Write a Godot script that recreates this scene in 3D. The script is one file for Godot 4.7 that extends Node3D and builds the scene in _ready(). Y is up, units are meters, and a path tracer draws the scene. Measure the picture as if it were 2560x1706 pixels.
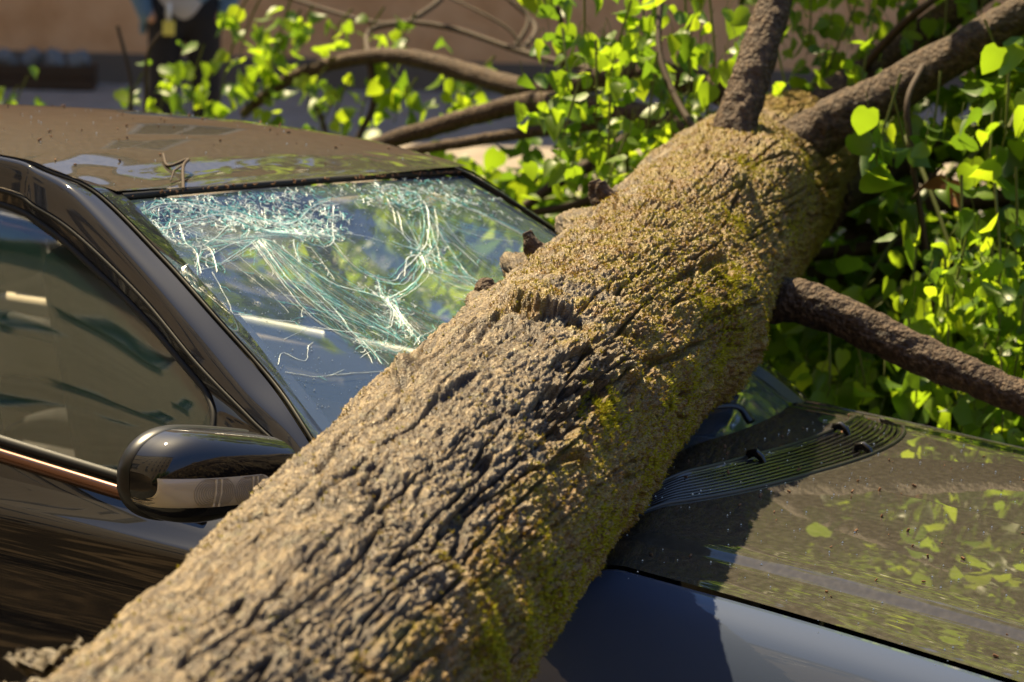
extends Node3D
# A black car crushed by a fallen, mossy lime tree in front of a plain brown house wall.

var rng := RandomNumberGenerator.new()
var M := {}
var used := {}

# ---------------------------------------------------------------- mesh collector
class MB:
	var v := PackedVector3Array()
	var n := PackedVector3Array()
	var c := PackedColorArray()
	var ix := PackedInt32Array()

	func grid(p: PackedVector3Array, nu: int, nv: int, hint := Vector3.ZERO, wrap := false, cols := PackedColorArray()) -> void:
		var base := v.size()
		var nn := PackedVector3Array()
		nn.resize(nu * nv)
		var mid := Vector3.ZERO
		if hint == Vector3.ZERO:
			for q in p:
				mid += q
			mid /= p.size()
		var agree := 0.0
		for i in nu:
			var i0 := maxi(i - 1, 0) * nv
			var i1 := mini(i + 1, nu - 1) * nv
			for j in nv:
				var j0 := j - 1
				var j1 := j + 1
				if wrap:
					j0 = (j0 + nv) % nv
					j1 = j1 % nv
				else:
					j0 = maxi(j0, 0)
					j1 = mini(j1, nv - 1)
				var du := p[i1 + j] - p[i0 + j]
				var dv := p[i * nv + j1] - p[i * nv + j0]
				var q := dv.cross(du).normalized()
				nn[i * nv + j] = q
				agree += q.dot(hint if hint != Vector3.ZERO else p[i * nv + j] - mid)
		var flip := agree < 0.0
		if flip:
			for k in nn.size():
				nn[k] = -nn[k]
		v.append_array(p)
		n.append_array(nn)
		if cols.size():
			c.append_array(cols)
		var last := nv if wrap else nv - 1
		for i in nu - 1:
			for j in last:
				var a := base + i * nv + j
				var b := a + nv
				var j2 := (j + 1) % nv
				var d := base + i * nv + j2
				var e := d + nv
				if flip:
					ix.append_array(PackedInt32Array([a, d, b, b, d, e]))
				else:
					ix.append_array(PackedInt32Array([a, b, d, b, e, d]))

	func tri(a: Vector3, b: Vector3, d: Vector3, out: Vector3) -> void:
		var base := v.size()
		var q := (d - a).cross(b - a).normalized()
		if q.dot(out) < 0.0:
			var t := b
			b = d
			d = t
			q = -q
		v.append_array(PackedVector3Array([a, b, d]))
		n.append_array(PackedVector3Array([q, q, q]))
		ix.append_array(PackedInt32Array([base, base + 1, base + 2]))

	func quad(a: Vector3, b: Vector3, d: Vector3, e: Vector3, out: Vector3) -> void:
		tri(a, b, d, out)
		tri(a, d, e, out)

	func fan(ring: Array, out: Vector3) -> void:
		var mid := Vector3.ZERO
		for q in ring:
			mid += q
		mid /= ring.size()
		for k in ring.size():
			tri(mid, ring[k], ring[(k + 1) % ring.size()], out)

	# rounded box: size along the axes of the transform
	func rbox(t: Transform3D, size: Vector3, r: float) -> void:
		var h := size * 0.5
		r = minf(r, minf(h.x, minf(h.y, h.z)))
		var base := v.size()
		var lon := [0, 45, 90, 90, 135, 180, 180, 225, 270, 270, 315, 360]
		var qx := [1, 1, 1, -1, -1, -1, -1, -1, -1, 1, 1, 1]
		var qz := [1, 1, 1, 1, 1, 1, -1, -1, -1, -1, -1, -1]
		var lat := [-90, -45, 0, 0, 45, 90]
		var qy := [-1, -1, -1, 1, 1, 1]
		for i in 6:
			for j in 12:
				var la := deg_to_rad(lat[i])
				var lo := deg_to_rad(lon[j])
				var d := Vector3(cos(la) * cos(lo), sin(la), cos(la) * sin(lo))
				v.append(t * (d * r + Vector3(qx[j] * (h.x - r), qy[i] * (h.y - r), qz[j] * (h.z - r))))
				n.append((t.basis * d).normalized())
		for i in 5:
			for j in 12:
				var a := base + i * 12 + j
				var d2 := base + i * 12 + (j + 1) % 12
				ix.append_array(PackedInt32Array([a, d2, a + 12, a + 12, d2, d2 + 12]))
		var top := [60 + 2, 60 + 5, 60 + 8, 60 + 11]
		ix.append_array(PackedInt32Array([base + top[0], base + top[1], base + top[2], base + top[0], base + top[2], base + top[3]]))
		ix.append_array(PackedInt32Array([base + 2, base + 8, base + 5, base + 2, base + 11, base + 8]))

	# swept tube through points with radii
	func tube(p: Array, r: Array, sides := 8, caps := true, flat := 1.0, up := Vector3.UP, noise: FastNoiseLite = null, amp := 0.0) -> void:
		var pts := PackedVector3Array()
		var k := p.size()
		var first := []
		var lastring := []
		var side := Vector3.ZERO
		for i in k:
			var t: Vector3 = (p[mini(i + 1, k - 1)] - p[maxi(i - 1, 0)]).normalized()
			if i == 0:
				side = up.cross(t)
				if side.length() < 0.05:
					side = Vector3.RIGHT.cross(t)
			side = (side - t * side.dot(t)).normalized()
			var over := t.cross(side).normalized()
			for j in sides:
				var a := TAU * j / sides
				var rr: float = r[i]
				var q: Vector3 = p[i] + side * cos(a) * rr + over * sin(a) * rr * flat
				if noise:
					q += (q - p[i]).normalized() * noise.get_noise_3dv(q) * amp * rr
				pts.append(q)
				if i == 0:
					first.append(q)
				if i == k - 1:
					lastring.append(q)
		grid_tube(pts, k, sides)
		if caps:
			fan(first, p[0] - p[1])
			fan(lastring, p[k - 1] - p[k - 2])

	func grid_tube(pts: PackedVector3Array, nu: int, nv: int) -> void:
		# orient by the ring centre of the first ring
		var mid := Vector3.ZERO
		for j in nv:
			mid += pts[j]
		mid /= nv
		var du := pts[nv] - pts[0]
		var dv := pts[1] - pts[nv - 1]
		var s := dv.cross(du).dot(pts[0] - mid)
		var base := v.size()
		for i in nu:
			var i0 := maxi(i - 1, 0) * nv
			var i1 := mini(i + 1, nu - 1) * nv
			for j in nv:
				var a := pts[i1 + j] - pts[i0 + j]
				var b := pts[i * nv + (j + 1) % nv] - pts[i * nv + (j + nv - 1) % nv]
				n.append(b.cross(a).normalized() * signf(s))
		v.append_array(pts)
		for i in nu - 1:
			for j in nv:
				var a := base + i * nv + j
				var d := base + i * nv + (j + 1) % nv
				if s < 0.0:
					ix.append_array(PackedInt32Array([a, d, a + nv, a + nv, d, d + nv]))
				else:
					ix.append_array(PackedInt32Array([a, a + nv, d, a + nv, d + nv, d]))

	func mesh() -> ArrayMesh:
		var arr := []
		arr.resize(Mesh.ARRAY_MAX)
		arr[Mesh.ARRAY_VERTEX] = v
		arr[Mesh.ARRAY_NORMAL] = n
		if c.size() == v.size():
			arr[Mesh.ARRAY_COLOR] = c
		arr[Mesh.ARRAY_INDEX] = ix
		var m := ArrayMesh.new()
		m.add_surface_from_arrays(Mesh.PRIMITIVE_TRIANGLES, arr)
		return m

# ---------------------------------------------------------------- helpers
func lin(r: float, g: float, b: float, a := 1.0) -> Color:
	var c := Color(r, g, b).linear_to_srgb()
	c.a = a
	return c

func numbered(called: String) -> String:
	if not used.has(called):
		used[called] = 0
		return called
	used[called] += 1
	return "%s_%03d" % [called, used[called]]

func thing(called: String, label: String, category: String, at := Vector3.ZERO, turn := 0.0, group := "") -> Node3D:
	var o := Node3D.new()
	o.name = numbered(called)
	add_child(o, true)
	o.position = at
	o.rotation.y = turn
	tag(o, label, category, group)
	return o

func tag(o: Node, label: String, category := "", group := "", kind := "") -> void:
	if label:
		o.set_meta("label", label)
	if category:
		o.set_meta("category", category)
	if group:
		o.set_meta("group", group)
	if kind:
		o.set_meta("kind", kind)

func obj(called: String, mesh: Mesh, m: Material, parent: Node = null) -> MeshInstance3D:
	var o := MeshInstance3D.new()
	o.name = called if parent else numbered(called)
	o.mesh = mesh
	o.material_override = m
	(parent if parent else self).add_child(o, true)
	return o

func stuff(o: Node) -> Node:
	o.set_meta("kind", "stuff")
	return o

func mat(called: String, color: Color, rough := 0.6, spec := 0.5, metal := 0.0) -> StandardMaterial3D:
	var m := StandardMaterial3D.new()
	m.resource_name = called
	m.albedo_color = color
	m.roughness = rough
	m.metallic_specular = spec
	m.metallic = metal
	M[called] = m
	return m

func noise(freq: float, seed_: int, oct := 4, type := FastNoiseLite.TYPE_SIMPLEX_SMOOTH) -> FastNoiseLite:
	var f := FastNoiseLite.new()
	f.noise_type = type
	f.frequency = freq
	f.seed = seed_
	f.fractal_type = FastNoiseLite.FRACTAL_FBM if oct > 1 else FastNoiseLite.FRACTAL_NONE
	f.fractal_octaves = oct
	return f

func noise_tex(f: FastNoiseLite, size := 512, ramp := [], normal := false, bump := 4.0) -> NoiseTexture2D:
	var t := NoiseTexture2D.new()
	t.width = size
	t.height = size
	t.seamless = true
	t.noise = f
	if normal:
		t.as_normal_map = true
		t.bump_strength = bump
	if ramp.size():
		var g := Gradient.new()
		var off := PackedFloat32Array()
		var cs := PackedColorArray()
		for e in ramp:
			off.append(e[0])
			cs.append(e[1])
		g.offsets = off
		g.colors = cs
		t.color_ramp = g
	return t

func tri_tex(m: StandardMaterial3D, scale: float, world := false) -> void:
	m.uv1_triplanar = true
	m.uv1_world_triplanar = world
	m.uv1_scale = Vector3.ONE * scale

# smooth curve through points, resampled to n
func curve(p: Array, n: int) -> Array:
	var out := []
	var k := p.size()
	for i in n:
		var f := float(i) / (n - 1) * (k - 1)
		var a := mini(int(f), k - 2)
		var t := f - a
		var p0: Vector3 = p[a - 1] if a > 0 else p[a] * 2.0 - p[a + 1]
		var p3: Vector3 = p[a + 2] if a + 2 < k else p[a + 1] * 2.0 - p[a]
		out.append(p[a].cubic_interpolate(p[a + 1], p0, p3, t))
	return out

# smooth value through [x, y] pairs
func ramp(l: Array, x: float) -> float:
	var k := l.size()
	if x <= l[0][0]:
		return l[0][1]
	for i in k - 1:
		if x <= l[i + 1][0]:
			var h: float = l[i + 1][0] - l[i][0]
			var t: float = (x - l[i][0]) / h
			var m0: float = (l[i + 1][1] - l[maxi(i - 1, 0)][1]) / (l[i + 1][0] - l[maxi(i - 1, 0)][0])
			var m1: float = (l[mini(i + 2, k - 1)][1] - l[i][1]) / (l[mini(i + 2, k - 1)][0] - l[i][0])
			var t2 := t * t
			var t3 := t2 * t
			return (2 * t3 - 3 * t2 + 1) * l[i][1] + (t3 - 2 * t2 + t) * h * m0 + (-2 * t3 + 3 * t2) * l[i + 1][1] + (t3 - t2) * h * m1
	return l[k - 1][1]

func mirror(p: Array, s: int) -> Array:
	var out := []
	for q in p:
		out.append(Vector3(q.x, q.y, q.z * s))
	return out

# strip of surface across several matching curves, smoothed crosswise to nc columns
func loft(mb: MB, rows: Array, nl: int, nc: int, hint: Vector3) -> void:
	var rs := []
	for r in rows:
		rs.append(curve(r, nl))
	var p := PackedVector3Array()
	for i in nl:
		var cross := []
		for r in rs:
			cross.append(r[i])
		for q in (curve(cross, nc) if cross.size() > 2 else [cross[0], cross[1]]):
			p.append(q)
	mb.grid(p, nl, nc if rows.size() > 2 else 2, hint)

func lathe(mb: MB, prof: Array, t: Transform3D, sides := 24) -> void:
	# prof: [radius, height] pairs, axis = local y
	var p := PackedVector3Array()
	for q in prof:
		for j in sides:
			var a := TAU * j / sides
			p.append(t * Vector3(cos(a) * q[0], q[1], sin(a) * q[0]))
	var du := p[sides] - p[0]
	mb.grid(p, prof.size(), sides, Vector3.ZERO, true)

func camera_and_light() -> void:
	var cam := Camera3D.new()
	cam.name = "camera"
	add_child(cam)
	var at := CameraAttributesPhysical.new()
	at.frustum_focal_length = 92.79
	at.frustum_focus_distance = 3.95
	at.frustum_near = 0.1
	at.frustum_far = 300.0
	at.exposure_aperture = 6.3
	cam.attributes = at
	cam.fov = 14.74
	cam.far = 300.0
	cam.position = Vector3(2.28, 1.84, 3.84)
	cam.basis = Basis(Vector3.UP, 0.610) * Basis(Vector3.RIGHT, -0.160) * Basis(Vector3.BACK, 0.031)
	cam.current = true
	var sky := ProceduralSkyMaterial.new()
	sky.sky_top_color = lin(0.088, 0.155, 0.32)
	sky.sky_horizon_color = lin(0.30, 0.31, 0.31)
	sky.sky_curve = 0.2
	sky.ground_bottom_color = lin(0.12, 0.10, 0.08)
	sky.ground_horizon_color = lin(0.42, 0.50, 0.60)
	sky.sun_angle_max = 12.0
	sky.sky_energy_multiplier = 1.0
	var e := Environment.new()
	e.background_mode = Environment.BG_SKY
	e.sky = Sky.new()
	e.sky.sky_material = sky
	e.tonemap_mode = Environment.TONE_MAPPER_LINEAR
	e.tonemap_exposure = 2.7
	e.sdfgi_enabled = true
	e.ssao_enabled = true
	e.ssil_enabled = true
	var w := WorldEnvironment.new()
	w.name = "surroundings"
	w.environment = e
	add_child(w)
	var sun := DirectionalLight3D.new()
	sun.name = "sun"
	sun.light_color = Color(1.0, 0.91, 0.73)
	sun.light_energy = 1.6
	sun.light_angular_distance = 0.5
	sun.shadow_enabled = true
	add_child(sun)
	# the sun stands behind the car, to the left
	sun.look_at_from_position(Vector3(-0.487, 0.848, -0.202), Vector3.ZERO, Vector3.UP)

func materials() -> void:
	# dusty clear-coated black paint: the dust lies on faces that look up
	var dust := noise(0.03, 11, 4)
	var pt := mat("dusty_black_paint", Color.WHITE, 0.7, 0.15)
	pt.albedo_texture = noise_tex(dust, 1024, [[0.2, lin(0.034, 0.030, 0.023)], [0.55, lin(0.045, 0.040, 0.031)], [0.85, lin(0.062, 0.055, 0.043)]])
	tri_tex(pt, 1.7)
	pt.clearcoat_enabled = true
	pt.clearcoat = 1.0
	pt.clearcoat_roughness = 0.02
	var ps := mat("black_paint", lin(0.005, 0.005, 0.006), 0.5, 0.2)
	ps.clearcoat_enabled = true
	ps.clearcoat = 1.0
	ps.clearcoat_roughness = 0.015
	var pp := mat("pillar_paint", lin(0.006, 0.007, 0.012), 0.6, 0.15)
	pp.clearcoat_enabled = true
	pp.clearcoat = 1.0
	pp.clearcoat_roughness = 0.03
	var wg := mat("sky_tinted_wing_paint", lin(0.052, 0.070, 0.115), 0.6, 0.15)  # black wing tinted blue: the mirrored sky is put into its colour
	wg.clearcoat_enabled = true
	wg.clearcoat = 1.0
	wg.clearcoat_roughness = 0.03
	mat("pale_ring", lin(0.36, 0.29, 0.20), 0.3, 0.5)
	mat("lamp_bar", lin(0.75, 0.66, 0.52), 0.2, 0.5)
	mat("tail_red", lin(0.3, 0.01, 0.01), 0.1, 0.5)
	mat("rubber", lin(0.008, 0.008, 0.008), 0.6, 0.4)
	mat("black_plastic", lin(0.012, 0.012, 0.012), 0.35, 0.5)
	mat("matt_black", lin(0.010, 0.010, 0.010), 0.8, 0.3)
	mat("dark_chrome", lin(0.16, 0.085, 0.06), 0.22, 0.6, 0.9)
	mat("chrome", lin(0.75, 0.75, 0.76), 0.1, 0.5, 1.0)
	mat("seat_cloth", lin(0.045, 0.043, 0.04), 0.85, 0.3)
	mat("cream_trim", lin(0.52, 0.46, 0.34), 0.7, 0.3)
	mat("dash_plastic", lin(0.030, 0.030, 0.031), 0.6, 0.4)
	mat("pale_trim", lin(0.55, 0.62, 0.60), 0.35, 0.5)
	mat("tyre", lin(0.015, 0.015, 0.015), 0.85, 0.3)
	mat("alloy", lin(0.5, 0.5, 0.52), 0.3, 0.5, 0.9)
	var g := mat("side_glass", lin(0.02, 0.06, 0.052, 0.14), 0.02, 0.7)
	g.transparency = BaseMaterial3D.TRANSPARENCY_ALPHA
	var ws := mat("windscreen_glass", lin(0.13, 0.19, 0.27, 0.17), 0.02, 0.7)  # film made bluer and denser, in place of a brighter reflected sky
	ws.transparency = BaseMaterial3D.TRANSPARENCY_ALPHA
	mat("crack_white", lin(0.75, 0.86, 0.86), 0.25, 0.6)
	mat("crack_teal", lin(0.22, 0.62, 0.62), 0.2, 0.6)
	var hz := mat("crushed_glass", lin(0.85, 0.93, 0.92, 0.32), 0.5, 0.6)
	hz.transparency = BaseMaterial3D.TRANSPARENCY_ALPHA
	var ln := mat("lens_plastic", lin(0.62, 0.55, 0.44, 0.35), 0.08, 0.6)
	ln.transparency = BaseMaterial3D.TRANSPARENCY_ALPHA
	mat("reflector", lin(0.80, 0.69, 0.53), 0.25, 0.5, 0.1)
	mat("mirror_silver", lin(0.8, 0.8, 0.8), 0.02, 0.5, 1.0)
	# bark and leaves
	var b := mat("bark", Color.WHITE, 0.5, 0.5)
	b.vertex_color_use_as_albedo = true
	var fl := noise(0.05, 5, 3, FastNoiseLite.TYPE_CELLULAR)
	fl.cellular_return_type = FastNoiseLite.RETURN_DISTANCE2_SUB
	fl.cellular_jitter = 1.0
	b.albedo_texture = noise_tex(fl, 1024, [[0.04, Color(0.22, 0.17, 0.12)], [0.13, Color(0.55, 0.49, 0.41)], [0.26, Color(0.90, 0.87, 0.82)], [0.7, Color(1, 1, 1)]])
	b.heightmap_enabled = true
	b.heightmap_texture = noise_tex(fl, 1024)
	b.heightmap_scale = 0.5
	tri_tex(b, 5.0)
	b.uv1_scale = Vector3(7.0, 7.0, 2.0)
	var lb := mat("limb_bark", Color.WHITE, 0.75, 0.4)
	lb.albedo_texture = noise_tex(noise(0.02, 6, 5), 512, [[0.2, lin(0.026, 0.014, 0.007)], [0.5, lin(0.058, 0.034, 0.018)], [0.72, lin(0.10, 0.062, 0.035)], [0.9, lin(0.22, 0.15, 0.09)]])
	lb.heightmap_enabled = true
	lb.heightmap_texture = noise_tex(noise(0.03, 8, 5), 512)
	lb.heightmap_scale = 1.0
	tri_tex(lb, 5.0)
	mat("twig_bark", lin(0.055, 0.036, 0.023), 0.75, 0.4)
	mat("green_stem", lin(0.12, 0.14, 0.03), 0.6, 0.4)
	var tones := [[0.075, 0.130, 0.010, 0.55, 0.86, 0.03, 0.60], [0.09, 0.15, 0.010, 0.60, 0.88, 0.03, 0.74], [0.045, 0.090, 0.010, 0.44, 0.80, 0.04, 0.36], [0.11, 0.165, 0.012, 0.68, 0.92, 0.03, 0.80]]
	for k in 4:
		var t: Array = tones[k]
		var l := mat("leaf_%d" % k, lin(t[0], t[1], t[2]), 0.44, 0.36)
		l.backlight_enabled = true
		l.backlight = lin(t[3] * t[6], t[4] * t[6], t[5] * t[6])
	var ms := mat("moss", Color.WHITE, 0.9, 0.3)
	ms.vertex_color_use_as_albedo = true
	ms.backlight_enabled = true
	ms.backlight = lin(0.5, 0.5, 0.2)
	mat("dry_leaf", lin(0.28, 0.13, 0.06), 0.7, 0.3)
	# setting
	var wl := mat("brown_render", Color.WHITE, 0.9, 0.2)
	wl.albedo_texture = noise_tex(noise(0.006, 21, 6), 1024, [[0.2, lin(0.52, 0.29, 0.135)], [0.5, lin(0.58, 0.335, 0.165)], [0.8, lin(0.62, 0.37, 0.19)]])
	wl.heightmap_enabled = true
	wl.heightmap_texture = noise_tex(noise(0.08, 22, 4), 512)
	wl.heightmap_scale = 0.4
	tri_tex(wl, 0.35)
	mat("wall_base_render", lin(0.12, 0.10, 0.08), 0.9, 0.2)
	var fc := mat("tan_render", Color.WHITE, 0.9, 0.2)
	fc.albedo_texture = noise_tex(noise(0.01, 23, 5), 512, [[0.2, lin(0.40, 0.31, 0.20)], [0.8, lin(0.48, 0.38, 0.26)]])
	tri_tex(fc, 0.4)
	var gr := mat("road_asphalt", Color.WHITE, 0.9, 0.3)
	gr.albedo_texture = noise_tex(noise(0.03, 24, 5), 1024, [[0.2, lin(0.04, 0.038, 0.034)], [0.8, lin(0.085, 0.08, 0.07)]])
	gr.heightmap_enabled = true
	gr.heightmap_texture = noise_tex(noise(0.15, 25, 3), 512)
	gr.heightmap_scale = 0.5
	tri_tex(gr, 0.5, true)
	var pv := mat("pavement_asphalt", Color.WHITE, 0.9, 0.3)
	pv.albedo_texture = noise_tex(noise(0.02, 26, 5), 512, [[0.2, lin(0.22, 0.185, 0.145)], [0.8, lin(0.30, 0.255, 0.205)]])
	tri_tex(pv, 0.4, true)
	var yd := mat("yard_soil", Color.WHITE, 0.95, 0.2)
	yd.albedo_texture = noise_tex(noise(0.015, 27, 5), 512, [[0.35, lin(0.030, 0.023, 0.016)], [0.56, lin(0.055, 0.040, 0.026)], [0.72, lin(0.18, 0.125, 0.075)]])  # shade on the ground is put into the soil colour, paler patches left
	tri_tex(yd, 0.3, true)
	mat("kerb_stone", lin(0.26, 0.25, 0.23), 0.85, 0.3)
	mat("window_glass", lin(0.02, 0.025, 0.03), 0.05, 0.6)
	mat("window_paint", lin(0.55, 0.52, 0.46), 0.5, 0.4)
	mat("hedge_core", lin(0.02, 0.03, 0.008), 0.95, 0.1)
	mat("old_wood", lin(0.055, 0.035, 0.02), 0.8, 0.3)
	mat("grey_stone", lin(0.14, 0.15, 0.15), 0.9, 0.3)
	# person
	mat("skin", lin(0.38, 0.22, 0.15), 0.55, 0.4)
	mat("denim", lin(0.085, 0.145, 0.215), 0.85, 0.3)
	mat("shirt", lin(0.32, 0.32, 0.33), 0.85, 0.3)
	mat("trousers", lin(0.016, 0.016, 0.018), 0.85, 0.3)
	mat("shoe", lin(0.02, 0.018, 0.016), 0.5, 0.4)
	mat("hair", lin(0.03, 0.02, 0.013), 0.7, 0.4)
	mat("yellow_tag", lin(0.55, 0.5, 0.10), 0.5, 0.4)
	mat("steel", lin(0.5, 0.52, 0.55), 0.3, 0.5, 1.0)
	mat("debris", lin(0.16, 0.085, 0.045), 0.8, 0.3)
	mat("glass_chip", lin(0.8, 0.9, 0.9), 0.05, 0.9)

func slab(mb: MB, a: Vector3, b: Vector3, c: Vector3, d: Vector3, thick: float) -> void:
	var dn := Vector3.DOWN * thick
	mb.quad(a, b, c, d, Vector3.UP)
	var r := [a, b, c, d]
	var mid := (a + b + c + d) / 4.0
	for k in 4:
		var p: Vector3 = r[k]
		var q: Vector3 = r[(k + 1) % 4]
		mb.quad(p, q, q + dn, p + dn, (p + q) * 0.5 - mid)
	mb.quad(a + dn, b + dn, c + dn, d + dn, Vector3.DOWN)

const WALL_N := Vector3(0.65, 0.0, 0.76)       # the brown wall faces the camera
const WALL_T := Vector3(0.76, 0.0, -0.65)
const WALL_P := Vector3(-13.25, 0.27, -13.8)

func facade(called: String, label: String, at: Vector3, turn: float, w: float, h: float, depth: float, wall: String, sills: Array, cols: int, ww := 1.1, wh := 1.5) -> Node3D:
	# a house front, local +z looks out; windows are set into openings
	var b := thing(called, label, "building", at, turn)
	var m := MB.new()
	var step := w / cols
	var ys := [0.0]
	for s in sills:
		ys.append(s)
		ys.append(s + wh)
	ys.append(h)
	for r in ys.size() - 1:
		var y0: float = ys[r]
		var y1: float = ys[r + 1]
		if r % 2 == 0:
			m.quad(Vector3(-w / 2, y0, 0), Vector3(w / 2, y0, 0), Vector3(w / 2, y1, 0), Vector3(-w / 2, y1, 0), Vector3.BACK)
		else:
			for k in cols + 1:
				var x0 := -w / 2 if k == 0 else -w / 2 + (k - 0.5) * step + ww / 2
				var x1 := w / 2 if k == cols else -w / 2 + (k + 0.5) * step - ww / 2
				m.quad(Vector3(x0, y0, 0), Vector3(x1, y0, 0), Vector3(x1, y1, 0), Vector3(x0, y1, 0), Vector3.BACK)
	for s in [-1, 1]:
		m.quad(Vector3(s * w / 2, 0, 0), Vector3(s * w / 2, 0, -depth), Vector3(s * w / 2, h, -depth), Vector3(s * w / 2, h, 0), Vector3(s, 0, 0))
	m.quad(Vector3(-w / 2, 0, -depth), Vector3(w / 2, 0, -depth), Vector3(w / 2, h, -depth), Vector3(-w / 2, h, -depth), Vector3.FORWARD)
	obj("wall", m.mesh(), M[wall], b)
	var rf := MB.new()
	rf.rbox(Transform3D(Basis(), Vector3(0, h + 0.12, -depth / 2)), Vector3(w + 0.7, 0.24, depth + 0.7), 0.04)
	obj("roof", rf.mesh(), M["grey_stone"], b)
	var ba := MB.new()
	ba.rbox(Transform3D(Basis(), Vector3(0, 0.12, 0.02)), Vector3(w, 0.30, 0.06), 0.01)
	obj("wall_base", ba.mesh(), M["wall_base_render"], b)
	for s in sills:
		for k in cols:
			var c := Vector3(-w / 2 + (k + 0.5) * step, s + wh / 2, -0.12)
			var f := MB.new()
			for q in [-1, 1]:
				f.rbox(Transform3D(Basis(), c + Vector3(q * (ww / 2 - 0.03), 0, 0.02)), Vector3(0.07, wh, 0.22), 0.01)
				f.rbox(Transform3D(Basis(), c + Vector3(0, q * (wh / 2 - 0.03), 0.02)), Vector3(ww - 0.14, 0.07, 0.21), 0.01)
			f.rbox(Transform3D(Basis(), c), Vector3(0.05, wh - 0.14, 0.06), 0.01)
			var fo := obj("window", f.mesh(), M["window_paint"], b)
			var p := MB.new()
			p.rbox(Transform3D(Basis(), c + Vector3(0, 0, -0.01)), Vector3(ww - 0.1, wh - 0.1, 0.012), 0.003)
			obj("pane", p.mesh(), M["window_glass"], fo)
			var si := MB.new()
			si.rbox(Transform3D(Basis(), c + Vector3(0, -wh / 2 - 0.03, 0.16)), Vector3(ww + 0.14, 0.06, 0.2), 0.01)
			obj("window_sill", si.mesh(), M["kerb_stone"], b)
	return b

func setting() -> void:
	# the street, one sheet that reaches the horizon
	var g := MB.new()
	var R := 140.0
	g.quad(Vector3(-R, 0, -R), Vector3(R, 0, -R), Vector3(R, 0, R), Vector3(-R, 0, R), Vector3.UP)
	tag(obj("road", g.mesh(), M["road_asphalt"]), "grey asphalt road under the car", "", "", "structure")
	# raised pavement in front of the brown house
	var p := MB.new()
	var a := WALL_P + WALL_T * 30.0
	var b := WALL_P - WALL_T * 30.0
	var out := WALL_N * 9.0
	slab(p, a, b, b + out, a + out, 0.26)
	tag(obj("pavement", p.mesh(), M["pavement_asphalt"]), "grey pavement along the foot of the brown wall", "", "", "structure")
	var k := MB.new()
	slab(k, a + out + WALL_N * 0.005, b + out + WALL_N * 0.005, b + out + WALL_N * 0.15, a + out + WALL_N * 0.15, 0.265)
	tag(obj("kerb", k.mesh(), M["kerb_stone"]), "pale stone kerb of the pavement", "", "", "structure")
	# trodden bare soil on the near side of the street
	var y := MB.new()
	y.quad(Vector3(-12, 0.006, 2.3), Vector3(14, 0.006, 2.3), Vector3(20, 0.006, 16), Vector3(-14, 0.006, 16), Vector3.UP)
	tag(obj("path", y.mesh(), M["yard_soil"]), "bare trodden soil beside the road", "", "", "structure")
	facade("brown_house", "plain brown rendered house wall filling the background", WALL_P, atan2(WALL_N.x, WALL_N.z), 52.0, 9.0, 8.0, "brown_render", [3.4, 6.2], 9)
	facade("tan_house", "tall tan rendered block with seven rows of windows, behind the viewer", Vector3(-8.0, 0, 11.5), atan2(-0.1, -1.0), 34.0, 24.0, 8.0, "tan_render", [1.2, 4.4, 7.6, 10.8, 14.0, 17.2, 20.4], 9)
	# the dark planter at the foot of the wall, at the left edge
	var d := thing("planter_box", "low dark wooden box of grey stones at the wall foot, far left", "box", Vector3(-14.05, 0.27, -12.1), atan2(WALL_N.x, WALL_N.z))
	for r in 2:
		var bd := MB.new()
		bd.rbox(Transform3D(Basis(), Vector3(0, 0.055 + r * 0.105, 0.28)), Vector3(1.3, 0.095, 0.035), 0.006)
		obj("board", bd.mesh(), M["old_wood"], d)
	for s in [-1, 1]:
		var bd := MB.new()
		bd.rbox(Transform3D(Basis(), Vector3(s * 0.63, 0.11, 0.0)), Vector3(0.035, 0.2, 0.52), 0.006)
		obj("end_board", bd.mesh(), M["old_wood"], d)
	var fl := MB.new()
	fl.rbox(Transform3D(Basis(), Vector3(0, 0.09, 0.0)), Vector3(1.2, 0.16, 0.5), 0.01)
	obj("soil", fl.mesh(), M["debris"], d)
	var rs := RandomNumberGenerator.new()
	rs.seed = 31
	for q in 6:
		var st := MB.new()
		st.rbox(Transform3D(Basis.from_euler(Vector3(rs.randf(), rs.randf() * 3.0, rs.randf())), Vector3(-0.5 + q * 0.2, 0.24, rs.randf_range(-0.1, 0.12))), Vector3(0.2, 0.13, 0.16), 0.05)
		obj("stone", st.mesh(), M["grey_stone"], d)
	standing_tree(Vector3(-2.7, 0, -8.6), 7.3, 3.5, 3600, 3, "tall leafy lime standing behind the car, seen in its windscreen", Vector3(-1.7, 0, 0))
	standing_tree(Vector3(3.4, 0, 9.8), 3.7, 2.0, 1500, 5, "round leafy tree before the tan house, seen in the door mirror")
	standing_tree(Vector3(-9.6, 0, 2.4), 5.2, 2.4, 2000, 6, "leafy tree added out of view to the left, to shade the ground")  # unseen tree, added to darken the ground that the door mirrors
	standing_tree(Vector3(-3.5, 0, 8.9), 2.6, 1.5, 900, 8, "low dense tree behind the viewer, left of the tan house")
	standing_tree(Vector3(7.4, 0, 8.6), 4.2, 2.0, 1200, 9, "tall round tree before the tan house, at its right end")
	hedge()

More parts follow.
